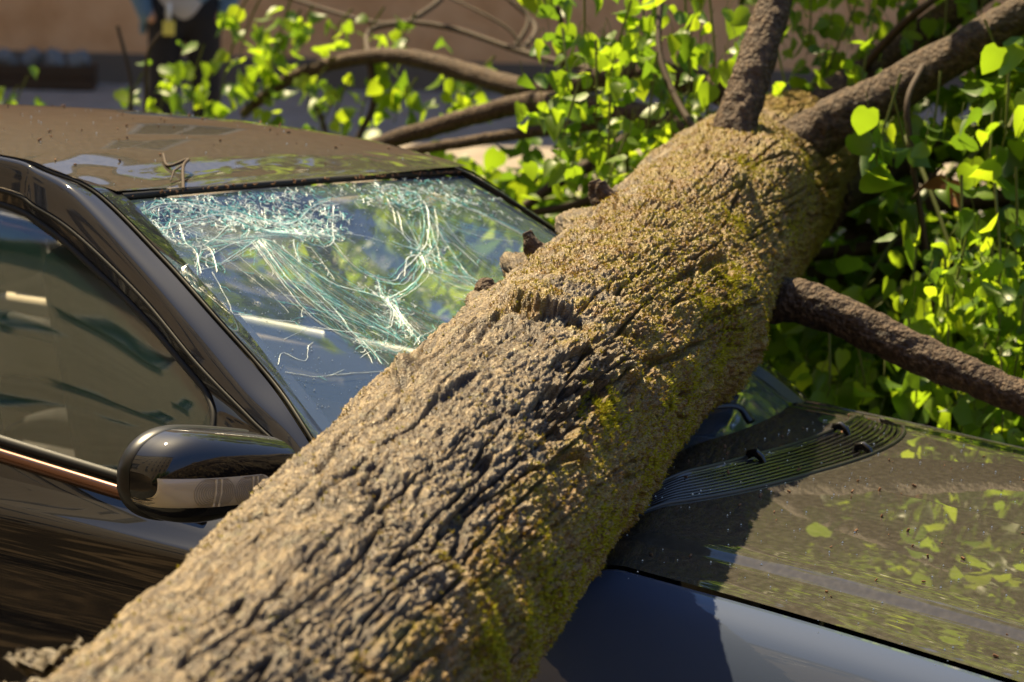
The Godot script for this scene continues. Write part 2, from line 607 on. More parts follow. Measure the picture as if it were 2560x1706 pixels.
func hedge() -> void:
	var t := thing("hedge", "long clipped dark green hedge added out of view in front of the tan house", "hedge", Vector3(0.5, 0, 8.2))  # added behind the camera to darken what the bodywork mirrors
	var rs := RandomNumberGenerator.new()
	rs.seed = 44
	var m := MB.new()
	m.rbox(Transform3D(Basis(), Vector3(0, 0.62, 0)), Vector3(13.0, 1.2, 0.7), 0.3)
	obj("core", m.mesh(), M["hedge_core"], t)
	var ts := []
	for k in 2600:
		var p := Vector3(rs.randf_range(-6.6, 6.6), rs.randf_range(0.1, 1.4), rs.randf_range(-0.42, 0.42))
		ts.append(leaf_pose(p, rs.randf_range(0.08, 0.14), rs))
	stuff(leaf_cloud("leaves", ts, 2, t))

func standing_tree(at: Vector3, height: float, radius: float, count: int, seed_: int, label: String, lean := Vector3.ZERO) -> void:
	var t := thing("lime_tree", label, "tree", at)
	var rs := RandomNumberGenerator.new()
	rs.seed = seed_
	var m := MB.new()
	m.tube(curve([Vector3.ZERO, Vector3(0.05, height * 0.3, 0.02), Vector3(-0.04, height * 0.6, 0.05) + lean * 0.4, Vector3(0.02, height, 0) + lean], 12), [0.2, 0.17, 0.16, 0.15, 0.14, 0.135, 0.13, 0.12, 0.11, 0.1, 0.08, 0.06], 12)
	obj("trunk", m.mesh(), M["limb_bark"], t)
	var boughs := []
	for k in 9:
		var a := TAU * k / 9.0 + rs.randf() * 0.5
		var y0 := height * rs.randf_range(0.5, 0.9)
		var e := Vector3(cos(a) * radius * 0.75, height + rs.randf_range(-0.5, 0.6) * radius, sin(a) * radius * 0.75) + lean
		var s := Vector3(0, y0, 0) + lean * smoothstep(0.3, 1.0, y0 / height)
		boughs.append([s, e])
		var q := MB.new()
		q.tube(curve([s, s.lerp(e, 0.5) + Vector3(0, 0.15, 0), e], 7), [0.08, 0.07, 0.06, 0.05, 0.04, 0.03, 0.015], 7)
		obj("limb", q.mesh(), M["limb_bark"], t)
	var clumps := []
	for k in 80:
		var dir := Vector3(rs.randfn(), rs.randfn() * 0.85, rs.randfn()).normalized()
		clumps.append(Vector3(0, height + 0.2, 0) + lean + dir * radius * pow(rs.randf(), 0.4))
	for tone in 2:
		var ts := []
		for k in count / 2:
			var c: Vector3 = clumps[rs.randi() % clumps.size()]
			var p := c + Vector3(rs.randfn(), rs.randfn(), rs.randfn()) * 0.22
			ts.append(leaf_pose(p, rs.randf_range(0.16, 0.24), rs))
		stuff(leaf_cloud("crown", ts, 2 * tone, t))

# ---------------------------------------------------------------- the car
# car axes: x to the front, y up, z to the car's right (the viewer's side); the body leans slightly
const TRUNK := [Vector3(0.567, 0.966, 1.848), Vector3(0.426, 1.003, 1.494), Vector3(0.182, 1.084, 0.858), Vector3(-0.202, 1.153, -0.123), Vector3(-0.629, 1.202, -1.107), Vector3(-0.998, 1.234, -2.029), Vector3(-1.282, 1.276, -2.828)]
const LEAN := 0.02
const HOOD_C := [[-0.3, 0.955], [0.0, 0.948], [0.3, 0.928], [0.55, 0.911], [0.83, 0.886], [1.0, 0.866], [1.25, 0.82], [1.45, 0.76], [1.6, 0.69]]
const HOOD_F := [[0.0, 0.0], [0.3, -0.002], [0.47, -0.006], [0.52, -0.009], [0.542, -0.013], [0.565, -0.0215], [0.6, -0.0235], [0.65, -0.0255], [0.68, -0.029], [0.70, -0.032], [0.722, -0.041], [0.745, -0.057], [0.766, -0.082], [0.788, -0.118], [0.81, -0.165], [0.835, -0.225], [0.862, -0.30], [0.882, -0.38]]
const ROOF_C := [[-3.0, 1.27], [-2.5, 1.365], [-2.0, 1.405], [-1.5, 1.418], [-1.2, 1.407], [-1.0, 1.38], [-0.9, 1.351], [-0.845, 1.331]]
const ROOF_D := [[-2.8, 0.03], [-1.5, 0.033], [-1.13, 0.028], [-1.0, 0.025], [-0.87, 0.006]]
const ROW_G := [Vector3(-2.6, 1.32, 0.53), Vector3(-2.1, 1.37, 0.53), Vector3(-1.5, 1.385, 0.525), Vector3(-1.13, 1.372, 0.515), Vector3(-1.0, 1.353, 0.512), Vector3(-0.87, 1.327, 0.514), Vector3(-0.68, 1.221, 0.551), Vector3(-0.509, 1.126, 0.586), Vector3(-0.319, 1.002, 0.634), Vector3(-0.25, 0.962, 0.652), Vector3(-0.192, 0.922, 0.668)]
const ROW_S := [Vector3(-2.6, 1.325, 0.545), Vector3(-2.1, 1.376, 0.545), Vector3(-1.5, 1.39, 0.54), Vector3(-1.14, 1.38, 0.532), Vector3(-1.03, 1.365, 0.535), Vector3(-0.903, 1.338, 0.55), Vector3(-0.70, 1.25, 0.603), Vector3(-0.54, 1.175, 0.651), Vector3(-0.38, 1.095, 0.695), Vector3(-0.275, 1.038, 0.737), Vector3(-0.16, 0.955, 0.775)]
const ROW_O := [Vector3(-2.6, 1.31, 0.57), Vector3(-2.1, 1.372, 0.565), Vector3(-1.5, 1.386, 0.558), Vector3(-1.135, 1.376, 0.556), Vector3(-1.039, 1.36, 0.563), Vector3(-0.93, 1.33, 0.582), Vector3(-0.72, 1.232, 0.638), Vector3(-0.56, 1.15, 0.684), Vector3(-0.41, 1.075, 0.725), Vector3(-0.28, 1.015, 0.76), Vector3(-0.165, 0.93, 0.80)]
const ROW_D := [Vector3(-2.6, 1.28, 0.585), Vector3(-2.1, 1.345, 0.57), Vector3(-1.5, 1.355, 0.57), Vector3(-1.12, 1.328, 0.572), Vector3(-1.02, 1.307, 0.583), Vector3(-0.90, 1.272, 0.605), Vector3(-0.70, 1.19, 0.655), Vector3(-0.53, 1.105, 0.705), Vector3(-0.38, 1.04, 0.745), Vector3(-0.28, 0.995, 0.772), Vector3(-0.19, 0.915, 0.815)]
const ROW_W := [Vector3(-2.5, 1.24, 0.595), Vector3(-2.05, 1.312, 0.577), Vector3(-1.5, 1.325, 0.568), Vector3(-1.127, 1.298, 0.570), Vector3(-0.991, 1.268, 0.585), Vector3(-0.855, 1.217, 0.614), Vector3(-0.707, 1.156, 0.650), Vector3(-0.575, 1.093, 0.690), Vector3(-0.495, 1.05, 0.715), Vector3(-0.458, 1.00, 0.745), Vector3(-0.448, 0.905, 0.805)]

func trunk_at_z(z: float) -> Vector3:
	for k in TRUNK.size() - 1:
		if z >= TRUNK[k + 1].z or k == TRUNK.size() - 2:
			var t: float = (TRUNK[k].z - z) / (TRUNK[k].z - TRUNK[k + 1].z)
			return TRUNK[k].lerp(TRUNK[k + 1], t)
	return TRUNK[0]

# how far the trunk pushes the point p (car axes) down
func pressed(p: Vector3, soft: float) -> float:
	var a := trunk_at_z(p.z)
	var dh := (p.x - a.x) * 0.925
	var r := 0.208
	var lim: float
	if absf(dh) < r * 0.97:
		lim = a.y - sqrt(r * r - dh * dh)
	else:
		lim = a.y - r * 0.243 + (absf(dh) - r * 0.97) * 3.0
	var over := p.y + LEAN * p.z - lim + 0.006
	# smooth maximum of over and 0
	var h := clampf(0.5 + 0.5 * over / soft, 0.0, 1.0)
	return over * h + soft * h * (1.0 - h)

func hood_y(x: float, z: float) -> float:
	var az := absf(z)
	var k := 1.0
	if az < 0.6:
		k = 1.0 + 0.09 * clampf(x - 0.3, -0.3, 1.0) * clampf(az / 0.5, 0.0, 1.0)
	var y := ramp(HOOD_C, x) + ramp(HOOD_F, az * k)
	if az > 0.69:
		y += 0.045 * smoothstep(0.25, -0.2, x) * smoothstep(0.69, 0.8, az)
	return y

func roof_y(x: float, z: float) -> float:
	var y := ramp(ROOF_C, x) - ramp(ROOF_D, x) * pow(absf(z) / 0.525, 2.6)
	# buckled sheet above the windscreen
	var m := smoothstep(-0.25, 0.05, z) * smoothstep(0.5, 0.40, z)
	y -= maxf(0.0, x + 1.11 + 0.02 * sin(z * 14.0)) * 0.022 * m * smoothstep(-0.87, -0.97, x)
	if x < -1.08:
		var e := z - (0.282 + (x + 1.415) * 0.34)
		y -= clampf(e, 0.0, 0.12) * 0.03 * smoothstep(-2.0, -1.6, x) * smoothstep(-1.08, -1.13, x)
	return y

func belt_y(x: float) -> float:
	return 0.857 - 0.079 * clampf(x, -2.6, -0.1)

var crease_noise: FastNoiseLite
func ws(u: float, v: float, lift := 0.0) -> Vector3:
	var k := 1.0 - (2.0 * u - 1.0) * (2.0 * u - 1.0)
	var h := Vector3(-0.875 + 0.03 * k - 0.02 * u, 1.322 + 0.007 * k, 0.513 - 1.01 * u)
	var b := Vector3(-0.195 + 0.135 * k, 0.925 + 0.01 * k, 0.665 - 1.33 * u)
	var n := Vector3(0.45, 0.89, 0.0)
	var p := h.lerp(b, v) + n * (0.014 * 4.0 * v * (1.0 - v))
	# sagging, creased laminated glass
	var d := 0.0
	d += 0.050 * clampf((u - 0.175) / 0.26, 0.0, 1.0) * smoothstep(0.02, 0.35, v) * smoothstep(1.0, 0.72, u)
	d += 0.018 * smoothstep(0.10, 0.02, absf(v - 0.09 - 0.1 * absf(u - 0.3))) * smoothstep(0.5, 0.38, u) * smoothstep(0.0, 0.05, u)
	d += 0.006 * (crease_noise.get_noise_2d(u * 1.3, v * 0.8) + 0.6) * smoothstep(0.0, 0.1, v) * smoothstep(0.0, 0.05, u) * smoothstep(1.0, 0.95, u) * smoothstep(0.10, 0.22, u)
	d += pressed(p, 0.07)
	return p - n * (d - lift)

func car() -> void:
	var c := thing("black_car", "dusty black car crushed under a fallen tree trunk, windscreen shattered", "car", Vector3(0, 0, 0.02))
	c.rotation.x = -LEAN
	crease_noise = FastNoiseLite.new()
	crease_noise.noise_type = FastNoiseLite.TYPE_CELLULAR
	crease_noise.cellular_return_type = FastNoiseLite.RETURN_DISTANCE
	crease_noise.frequency = 5.0
	crease_noise.fractal_type = FastNoiseLite.FRACTAL_NONE
	crease_noise.seed = 3
	var up := Vector3.UP
	# ---- roof
	var p := PackedVector3Array()
	var nu := 190
	var nv := 130
	for i in nu:
		var f := float(i) / (nu - 1)
		for j in nv:
			var z := -0.522 + 1.044 * j / (nv - 1)
			var k := 1.0 - pow(z / 0.513, 2.0)
			var x0 := -0.887 + 0.03 * k - 0.01 * (0.5 - z)
			var x := lerpf(x0, -2.6, pow(f, 1.5))
			p.append(Vector3(x, roof_y(x, z), z))
	var mb := MB.new()
	mb.grid(p, nu, nv, up)
	obj("roof", mb.mesh(), M["dusty_black_paint"], c)
	# ---- side frames, windows, doors on both sides
	for s in [1, -1]:
		side(c, s)
	# ---- windscreen
	p = PackedVector3Array()
	for i in 150:
		for j in 130:
			p.append(ws(i / 149.0, j / 129.0))
	mb = MB.new()
	mb.grid(p, 150, 130, up)
	# the inner face of the laminated pane
	for k in p.size():
		p[k] -= Vector3(0.45, 0.89, 0.0) * 0.005
	mb.grid(p, 150, 130, up)
	var wsn := obj("windscreen", mb.mesh(), M["windscreen_glass"], c)
	cracks(wsn)
	mb = MB.new()
	for e in 4:
		p = PackedVector3Array()
		for i in 60:
			var f := i / 59.0
			for j in 3:
				var g := j / 2.0
				var q: Vector2
				match e:
					0: q = Vector2(f, -0.012 + g * 0.052)
					1: q = Vector2(g * 0.030 - 0.004, f)
					2: q = Vector2(1.004 - g * 0.030, f)
					_: q = Vector2(f, 0.93 + g * 0.09)
				p.append(ws(q.x, q.y, -0.009))
		mb.grid(p, 60, 3, up)
	obj("windscreen_border", mb.mesh(), M["black_plastic"], wsn)
	var seal := []
	for i in 50:
		seal.append(ws(i / 49.0, -0.016, 0.001))
	mb = MB.new()
	var rr := []
	rr.resize(50)
	rr.fill(0.0065)
	mb.tube(seal, rr, 8)
	obj("roof_seal", mb.mesh(), M["rubber"], c)
	# ---- hood
	p = PackedVector3Array()
	nu = 260
	nv = 300
	for i in nu:
		var f := float(i) / (nu - 1)
		for j in nv:
			var z := -0.684 + 1.368 * j / (nv - 1)
			var x0 := hood_back(z)
			var x := x0 + (1.5 - x0) * pow(maxf(f - 0.012, 0.0) / 0.988, 1.35)
			var q := Vector3(x, hood_y(x, z), z)
			if i < 3:
				q.y -= [0.022, 0.007, 0.0015][i]
				q.x += [0.004, -0.002, -0.001][i]
			q.y -= vent_depth(x, z)
			q.y -= pressed(q, 0.05)
			p.append(q)
	mb = MB.new()
	mb.grid(p, nu, nv, up)
	var hood := obj("hood", mb.mesh(), M["dusty_black_paint"], c)
	# vent with slats, across the back of the hood
	var vent := MB.new()
	for e in 2:
		var l := []
		for j in 90:
			var z := -0.635 + 1.27 * j / 89.0
			var x := (vent_front(z) + 0.004) if e == 0 else (vent_back(z) - 0.004)
			l.append(hood_at(x, z, 0.001))
		var r2 := []
		r2.resize(90)
		r2.fill(0.0035)
		vent.tube(l, r2, 6)
	var vo := obj("vent_rim", vent.mesh(), M["black_plastic"], hood)
	for k in 9:
		var l := []
		for j in 70:
			var zz := lerpf(0.625, 0.58, k / 8.0)
			var z := -zz + 2.0 * zz * j / 69.0
			var x := lerpf(vent_back(z), vent_front(z), (k + 0.6) / 9.2)
			l.append(hood_at(x, z, -0.003))
		var r3 := []
		r3.resize(70)
		r3.fill(0.0044)
		var sl := MB.new()
		sl.tube(l, r3, 6, true, 0.6)
		obj("vent_slat", sl.mesh(), M["black_paint"], hood)
	# spray nozzles
	for q in [Vector2(0.075, -0.36), Vector2(0.105, 0.0), Vector2(0.185, -0.24)]:
		var h := hood_at(q.x, q.y, 0.006)
		var nz := MB.new()
		nz.tube([h + Vector3(-0.014, -0.01, 0), h + Vector3(-0.008, 0.002, 0), h + Vector3(0.004, 0.005, 0), h + Vector3(0.016, -0.002, 0), h + Vector3(0.024, -0.012, 0)], [0.004, 0.007, 0.008, 0.007, 0.003], 10)
		obj("washer_nozzle", nz.mesh(), M["black_paint"], hood)
	# ---- cowl below the windscreen, wiper
	p = PackedVector3Array()
	for i in 60:
		var z := -0.70 + 1.4 * i / 59.0
		for j in 6:
			var x := lerpf(hood_back(z) + 0.03, -0.33, j / 5.0)
			var q := Vector3(x, 0.895 + 0.008 * sin(j * 2.0) + 0.01 * (1.0 - j / 5.0), z)
			q.y -= pressed(q, 0.04)
			p.append(q)
	mb = MB.new()
	mb.grid(p, 60, 6, up)
	obj("cowl", mb.mesh(), M["black_plastic"], c)
	var wp := MB.new()
	var wl := []
	var wr := []
	for k in 24:
		var f := k / 23.0
		wl.append(ws(lerpf(0.97, 0.45, f), lerpf(0.80, 0.95, f), 0.016))
		wr.append(0.006)
	wp.tube(wl, wr, 6)
	var wo := obj("wiper", wp.mesh(), M["black_plastic"], c)
	wp = MB.new()
	wp.tube(curve([Vector3(-0.13, 0.925, -0.40), ws(0.80, 0.93, 0.03), ws(0.72, 0.865, 0.03)], 10), [0.012, 0.012, 0.011, 0.010, 0.009, 0.008, 0.008, 0.007, 0.007, 0.006], 8, true, 0.6)
	obj("wiper_arm", wp.mesh(), M["black_plastic"], wo)
	nose(c)
	tail(c)
	cabin(c)

func hood_back(z: float) -> float:
	return -0.02 - 0.06 * pow(z / 0.41, 2.0)

func vent_front(z: float) -> float:
	return vent_back(z) + 0.118 * sqrt(maxf(0.0, 1.0 - pow(absf(z) / 0.645, 5.0)))

func vent_back(z: float) -> float:
	return 0.098 - 0.10 * pow(absf(z) / 0.60, 2.4)

func vent_depth(x: float, z: float) -> float:
	var a := vent_back(z)
	var b := vent_front(z)
	var e := minf(minf(x - a, b - x), (0.64 - absf(z)) * 0.6)
	return 0.013 * smoothstep(0.0, 0.006, e)

func hood_at(x: float, z: float, lift: float) -> Vector3:
	var q := Vector3(x, hood_y(x, z), z)
	q.y -= pressed(q, 0.05)
	q.y += lift
	return q

func body_profile(x: float, t: float) -> Vector2:
	# (y, z) of the flank from the belt down, t 0..1
	var b := belt_y(x) + 0.045 * smoothstep(-0.35, -0.15, x) * 0.0
	var l := [[0.0, 0.818], [0.06, 0.842], [0.11, 0.858], [0.15, 0.874], [0.165, 0.880], [0.185, 0.876], [0.25, 0.874], [0.38, 0.884], [0.55, 0.890], [0.72, 0.882], [0.85, 0.862], [0.95, 0.83], [1.0, 0.80]]
	var crease := 0.832
	var y: float
	if t < 0.165:
		y = lerpf(b, crease, t / 0.165)
	else:
		y = lerpf(crease, 0.22, (t - 0.165) / 0.835)
	return Vector2(y, ramp(l, t))

func flank(mb: MB, x0: float, x1: float, s: int, t1 := 1.0) -> void:
	var nx := 30
	var ny := 40
	var p := PackedVector3Array()
	for i in nx:
		var x := lerpf(x0, x1, i / (nx - 1.0))
		for j in ny:
			var q := body_profile(x, t1 * j / (ny - 1.0))
			var y := q.x
			for ax in [0.72, -2.13]:
				var dx := absf(x - ax)
				if dx < 0.37:
					y = maxf(y, 0.31 + sqrt(0.1369 - dx * dx))
			p.append(Vector3(x, y, q.y * s))
	mb.grid(p, nx, ny, Vector3(0, 0, s))

func narrowed(row: Array, s: int, by: float) -> Array:
	# the far pillar was pushed inwards, so its bands are slimmer
	var o := mirror(row, s)
	if s < 0:
		for k in o.size():
			o[k] = Vector3(ROW_G[k].x, ROW_G[k].y, -ROW_G[k].z).lerp(o[k], by) + Vector3(0, -0.012 * (1.0 - by), 0)
	return o

func side(c: Node3D, s: int) -> void:
	var hint := Vector3(0.1, 0.6, s)
	var mb := MB.new()
	loft(mb, [mirror(ROW_G, s), narrowed(ROW_S, s, 0.3)], 140, 2, hint)
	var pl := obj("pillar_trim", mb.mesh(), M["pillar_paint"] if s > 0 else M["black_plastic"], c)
	mb = MB.new()
	var o2 := narrowed(ROW_S, s, 0.3)
	for k in o2.size():
		o2[k] += Vector3(-0.006, -0.006, 0.006 * s)
	loft(mb, [o2, narrowed(ROW_O, s, 0.35), narrowed(ROW_D, s, 0.6)], 140, 12, hint)
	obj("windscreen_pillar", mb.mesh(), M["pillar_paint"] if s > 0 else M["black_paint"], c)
	mb = MB.new()
	var w2 := narrowed(ROW_D, s, 0.6)
	for k in w2.size():
		w2[k] += Vector3(-0.004, -0.007, -0.001 * s)
	loft(mb, [w2, mirror(ROW_W, s)], 140, 2, hint)
	obj("door_frame", mb.mesh(), M["black_paint"], c)
	for row in [narrowed(ROW_S, s, 0.3), narrowed(ROW_D, s, 0.6)]:
		var l := curve(row, 120)
		for k in l.size():
			l[k] += Vector3(-0.003, -0.006, -0.003 * s)
		var r := []
		r.resize(120)
		r.fill(0.0048)
		mb = MB.new()
		mb.tube(l, r, 6)
		obj("door_seal", mb.mesh(), M["rubber"], c)
	var wl := curve(mirror(ROW_W, s), 120)
	var wr := []
	wr.resize(120)
	wr.fill(0.006)
	mb = MB.new()
	mb.tube(wl, wr, 6)
	obj("window_seal", mb.mesh(), M["rubber"], c)
	# side windows
	for r in [[-1.40, -0.452], [-2.42, -1.49]]:
		var p := PackedVector3Array()
		for i in 50:
			var x := lerpf(r[0], r[1], i / 49.0)
			var top := row_at(ROW_W, x)
			var bot := Vector3(x, belt_y(x) - 0.02, 0.806)
			for j in 16:
				var f := j / 15.0
				var q := top.lerp(bot, f)
				q.z += 0.012 * sin(f * PI) - 0.008
				p.append(Vector3(q.x, q.y, q.z * s))
		mb = MB.new()
		mb.grid(p, 50, 16, hint)
		for k in p.size():
			p[k] -= Vector3(0, 0.002, 0.004 * s)
		mb.grid(p, 50, 16, hint)
		obj("side_window", mb.mesh(), M["side_glass"], c)
	mb = MB.new()
	var t0 := row_at(ROW_W, -1.49)
	var t1 := row_at(ROW_W, -1.40)
	var ft := Vector3(0, 0, 0.003)
	var qb := [t0 + ft, t1 + ft, Vector3(-1.40, belt_y(-1.4), 0.812), Vector3(-1.49, belt_y(-1.49), 0.812)]
	qb = mirror(qb, s)
	mb.quad(qb[0], qb[1], qb[2], qb[3], hint)
	obj("door_pillar", mb.mesh(), M["black_plastic"], c)
	# flank: front wing, doors, rear quarter, with gaps between
	for d in [["front_door", -1.43, -0.215], ["rear_door", -2.40, -1.437], ["rear_quarter", -3.35, -2.407]]:
		mb = MB.new()
		flank(mb, d[1], d[2], s)
		var dn := obj(d[0], mb.mesh(), M["black_paint"], c)
		if d[0] != "rear_quarter":
			mb = MB.new()
			var hx: float = d[1] + 0.13
			mb.tube(curve([Vector3(hx, 0.775, 0.876 * s), Vector3(hx + 0.03, 0.785, 0.905 * s), Vector3(hx + 0.17, 0.782, 0.907 * s), Vector3(hx + 0.2, 0.772, 0.878 * s)], 12), [0.010, 0.012, 0.012, 0.012, 0.012, 0.012, 0.012, 0.012, 0.012, 0.012, 0.012, 0.010], 8)
			obj("door_handle", mb.mesh(), M["black_paint"], dn)
	mb = MB.new()
	var bl := []
	var br := []
	for k in 40:
		var x := lerpf(-2.55, -0.40, k / 39.0)
		bl.append(Vector3(x, belt_y(x) - 0.006, 0.824 * s))
		br.append(0.0125)
	mb.tube(bl, br, 10)
	obj("belt_moulding", mb.mesh(), M["dark_chrome"], c)
	mb = MB.new()
	bl = []
	for k in 40:
		var x := lerpf(-2.55, -0.44, k / 39.0)
		bl.append(Vector3(x, belt_y(x) + 0.014, 0.812 * s))
		br[k] = 0.010
	mb.tube(bl, br, 8)
	obj("belt_seal", mb.mesh(), M["rubber"], c)
	# front wing: from the hood seam over the shoulder down
	mb = MB.new()
	var p := PackedVector3Array()
	var nx := 120
	var prof := []
	for k in 34:
		prof.append(lerpf(0.691, 0.882, pow(k / 33.0, 0.9)))
	for i in nx:
		var x := lerpf(-0.205, 1.5, i / (nx - 1.0))
		for k in prof.size():
			var z: float = prof[k]
			var q := Vector3(x, hood_y(x, z), z * s)
			if k == 0:
				q.y -= 0.012
			q.y -= pressed(q, 0.05)
			p.append(q)
		for k in 8:
			var y := hood_y(x, 0.882) - (k + 1) * 0.05
			var dx := absf(x - 0.72)
			if dx < 0.37:
				y = maxf(y, 0.31 + sqrt(0.1369 - dx * dx))
			p.append(Vector3(x, maxf(y, 0.24), (0.886 - 0.002 * k) * s))
	mb.grid(p, nx, prof.size() + 8, hint)
	obj("front_wing", mb.mesh(), M["dusty_black_paint"] if s < 0 else M["sky_tinted_wing_paint"], c)
	# wheels
	for ax in [0.72, -2.13]:
		var t := Transform3D(Basis(Vector3.RIGHT, PI / 2 * s), Vector3(ax, 0.32 - LEAN * s * 0.78, 0.70 * s))
		mb = MB.new()
		lathe(mb, [[0.20, -0.09], [0.29, -0.105], [0.315, -0.08], [0.32, 0.0], [0.315, 0.08], [0.29, 0.105], [0.205, 0.095]], t, 40)
		var wo := obj("wheel", mb.mesh(), M["tyre"], c)
		mb = MB.new()
		lathe(mb, [[0.207, 0.09], [0.20, 0.06], [0.17, 0.045], [0.06, 0.07], [0.0, 0.075]], t, 40)
		for k in 7:
			var a := TAU * k / 7.0
			mb.tube([t * Vector3(cos(a) * 0.04, 0.08, sin(a) * 0.04), t * Vector3(cos(a) * 0.19, 0.075, sin(a) * 0.19)], [0.022, 0.017], 6)
		obj("rim", mb.mesh(), M["alloy"], wo)
	if s > 0:
		door_mirror(c, s)  # the one on the far side is torn off

func row_at(row: Array, x: float) -> Vector3:
	for k in row.size() - 1:
		if x <= row[k + 1].x:
			var t: float = (x - row[k].x) / (row[k + 1].x - row[k].x)
			var p0: Vector3 = row[maxi(k - 1, 0)]
			var p3: Vector3 = row[mini(k + 2, row.size() - 1)]
			return row[k].cubic_interpolate(row[k + 1], p0, p3, t)
	return row[row.size() - 1]

func mirror_shell(t: float, a: float, grow := 0.0) -> Vector3:
	# t 0 inner .. 1 outer, a -1 bottom .. 1 top; the front is at +x
	var z := lerpf(0.845, 1.085, t)
	var e := mirror_swell(t)
	var hy := 0.073 * e + grow
	var dx := (0.118 - 0.048 * pow(t, 1.6)) * (0.55 + 0.45 * e) + grow
	var an := a * PI / 2.0
	var x := -0.315 + dx * pow(maxf(cos(an), 0.0), 0.62) + 0.02 * (1.0 - t)
	var y := 0.986 + hy * signf(a) * pow(absf(sin(an)), 0.8) + 0.006 * t
	return Vector3(x, y, z)

func mirror_swell(t: float) -> float:
	var e := 1.0 - 0.30 * pow(1.0 - t, 2.0)
	if t > 0.50:
		e *= sqrt(maxf(1.0 - pow((t - 0.50) / 0.50, 2.5) * 0.965, 0.02))
	return e

# the place on the shell (as its a) at the height y above its middle
func strip_a(t: float, y: float) -> float:
	return signf(y) * asin(clampf(pow(absf(y) / (0.073 * mirror_swell(t)), 1.25), 0.0, 1.0)) * 2.0 / PI

func door_mirror(c: Node3D, s: int) -> void:
	var hint := Vector3(1, 0, 0)
	var mb := MB.new()
	var p := PackedVector3Array()
	for i in 60:
		for j in 44:
			var q := mirror_shell(i / 59.0, -1.0 + 2.0 * j / 43.0)
			p.append(Vector3(q.x, q.y, q.z * s))
	mb.grid(p, 60, 44, hint)
	var cap := []
	for j in 44:
		cap.append(p[59 * 44 + j])
	mb.fan(cap, Vector3(0, 0, s))
	var sh := obj("door_mirror", mb.mesh(), M["black_paint"], c)
	# rim behind the shell and the glass
	var ring := []
	for k in 40:
		var t := k / 39.0
		ring.append(mirror_shell(t, 1.0))
	for k in 40:
		ring.append(mirror_shell(1.0 - k / 39.0, -1.0))
	var mid := Vector3.ZERO
	for q in ring:
		mid += q
	mid /= ring.size()
	p = PackedVector3Array()
	for q in ring:
		for e in [[1.0, 0.0], [1.025, -0.004], [1.03, -0.012], [1.02, -0.022], [0.97, -0.026], [0.9, -0.02]]:
			var w: Vector3 = mid + (q - mid) * e[0] + Vector3(e[1] - 0.001, 0, 0)
			p.append(Vector3(w.x, w.y, w.z * s))
	mb = MB.new()
	mb.grid(p, 80, 6, Vector3.ZERO)
	obj("mirror_rim", mb.mesh(), M["black_plastic"], sh)
	mb = MB.new()
	var gl := []
	for q in ring:
		var w: Vector3 = mid + (q - mid) * 0.93 + Vector3(-0.016, 0, 0)
		gl.append(Vector3(w.x, w.y, w.z * s))
	mb.fan(gl, Vector3.LEFT)
	obj("mirror_glass", mb.mesh(), M["mirror_silver"], sh)
	# turn signal strip on the shell: reflector, ringed lamps, clear cover
	for layer in 2:
		p = PackedVector3Array()
		for i in 50:
			var f := i / 49.0
			var t := lerpf(0.26, 0.985, f)
			var sq := sqrt(maxf(1.0 - pow(maxf(0.0, 0.14 - f) / 0.14, 2.0), 0.0))
			for j in 12:
				var q := mirror_shell(t, strip_a(t, -0.0125 + 0.0215 * sq * (2.0 * j / 11.0 - 1.0)), 0.0015 + 0.0035 * layer * minf(1.0, minf(j, 11 - j) / 2.0))
				p.append(Vector3(q.x, q.y, q.z * s))
		mb = MB.new()
		mb.grid(p, 50, 12, hint)
		obj("signal_reflector" if layer == 0 else "signal_lens", mb.mesh(), M["reflector"] if layer == 0 else M["lens_plastic"], sh)
	for k in 2:
		mb = MB.new()
		var tc: float = [0.42, 0.68][k]
		for ring_n in 9:
			var l := []
			var r := []
			for j in 33:
				var a := TAU * j / 32.0
				var dt: float = cos(a) * (0.018 + ring_n * 0.0135)
				var da: float = clampf(sin(a) * (0.0032 + ring_n * 0.0026), -0.0200, 0.0200)
				var q := mirror_shell(tc + dt, strip_a(tc + dt, -0.0125 + da), 0.003)
				l.append(Vector3(q.x, q.y, q.z * s))
				r.append(0.0008)
			mb.tube(l, r, 5, false)
		obj("lamp_rings", mb.mesh(), M["pale_ring"], sh)
		mb = MB.new()
		for dt in [-0.0, -0.035]:
			mb.tube([_mz(mirror_shell(tc + dt, strip_a(tc, -0.032), 0.0035), s), _mz(mirror_shell(tc + dt, strip_a(tc, -0.0125), 0.0035), s), _mz(mirror_shell(tc + dt, strip_a(tc, 0.007), 0.0035), s)], [0.002, 0.002, 0.002], 6)
		obj("lamp_bar", mb.mesh(), M["lamp_bar"], sh)
	# foot that joins the mirror to the door
	mb = MB.new()
	mb.tube(curve([Vector3(-0.30, 0.965, 0.79 * s), Vector3(-0.275, 0.985, 0.83 * s), Vector3(-0.27, 1.0, 0.87 * s)], 8), [0.062, 0.058, 0.054, 0.052, 0.052, 0.054, 0.056, 0.056], 16, true, 0.75)
	obj("mirror_foot", mb.mesh(), M["black_paint"], sh)

func _mz(q: Vector3, s: int) -> Vector3:
	return Vector3(q.x, q.y, q.z * s)

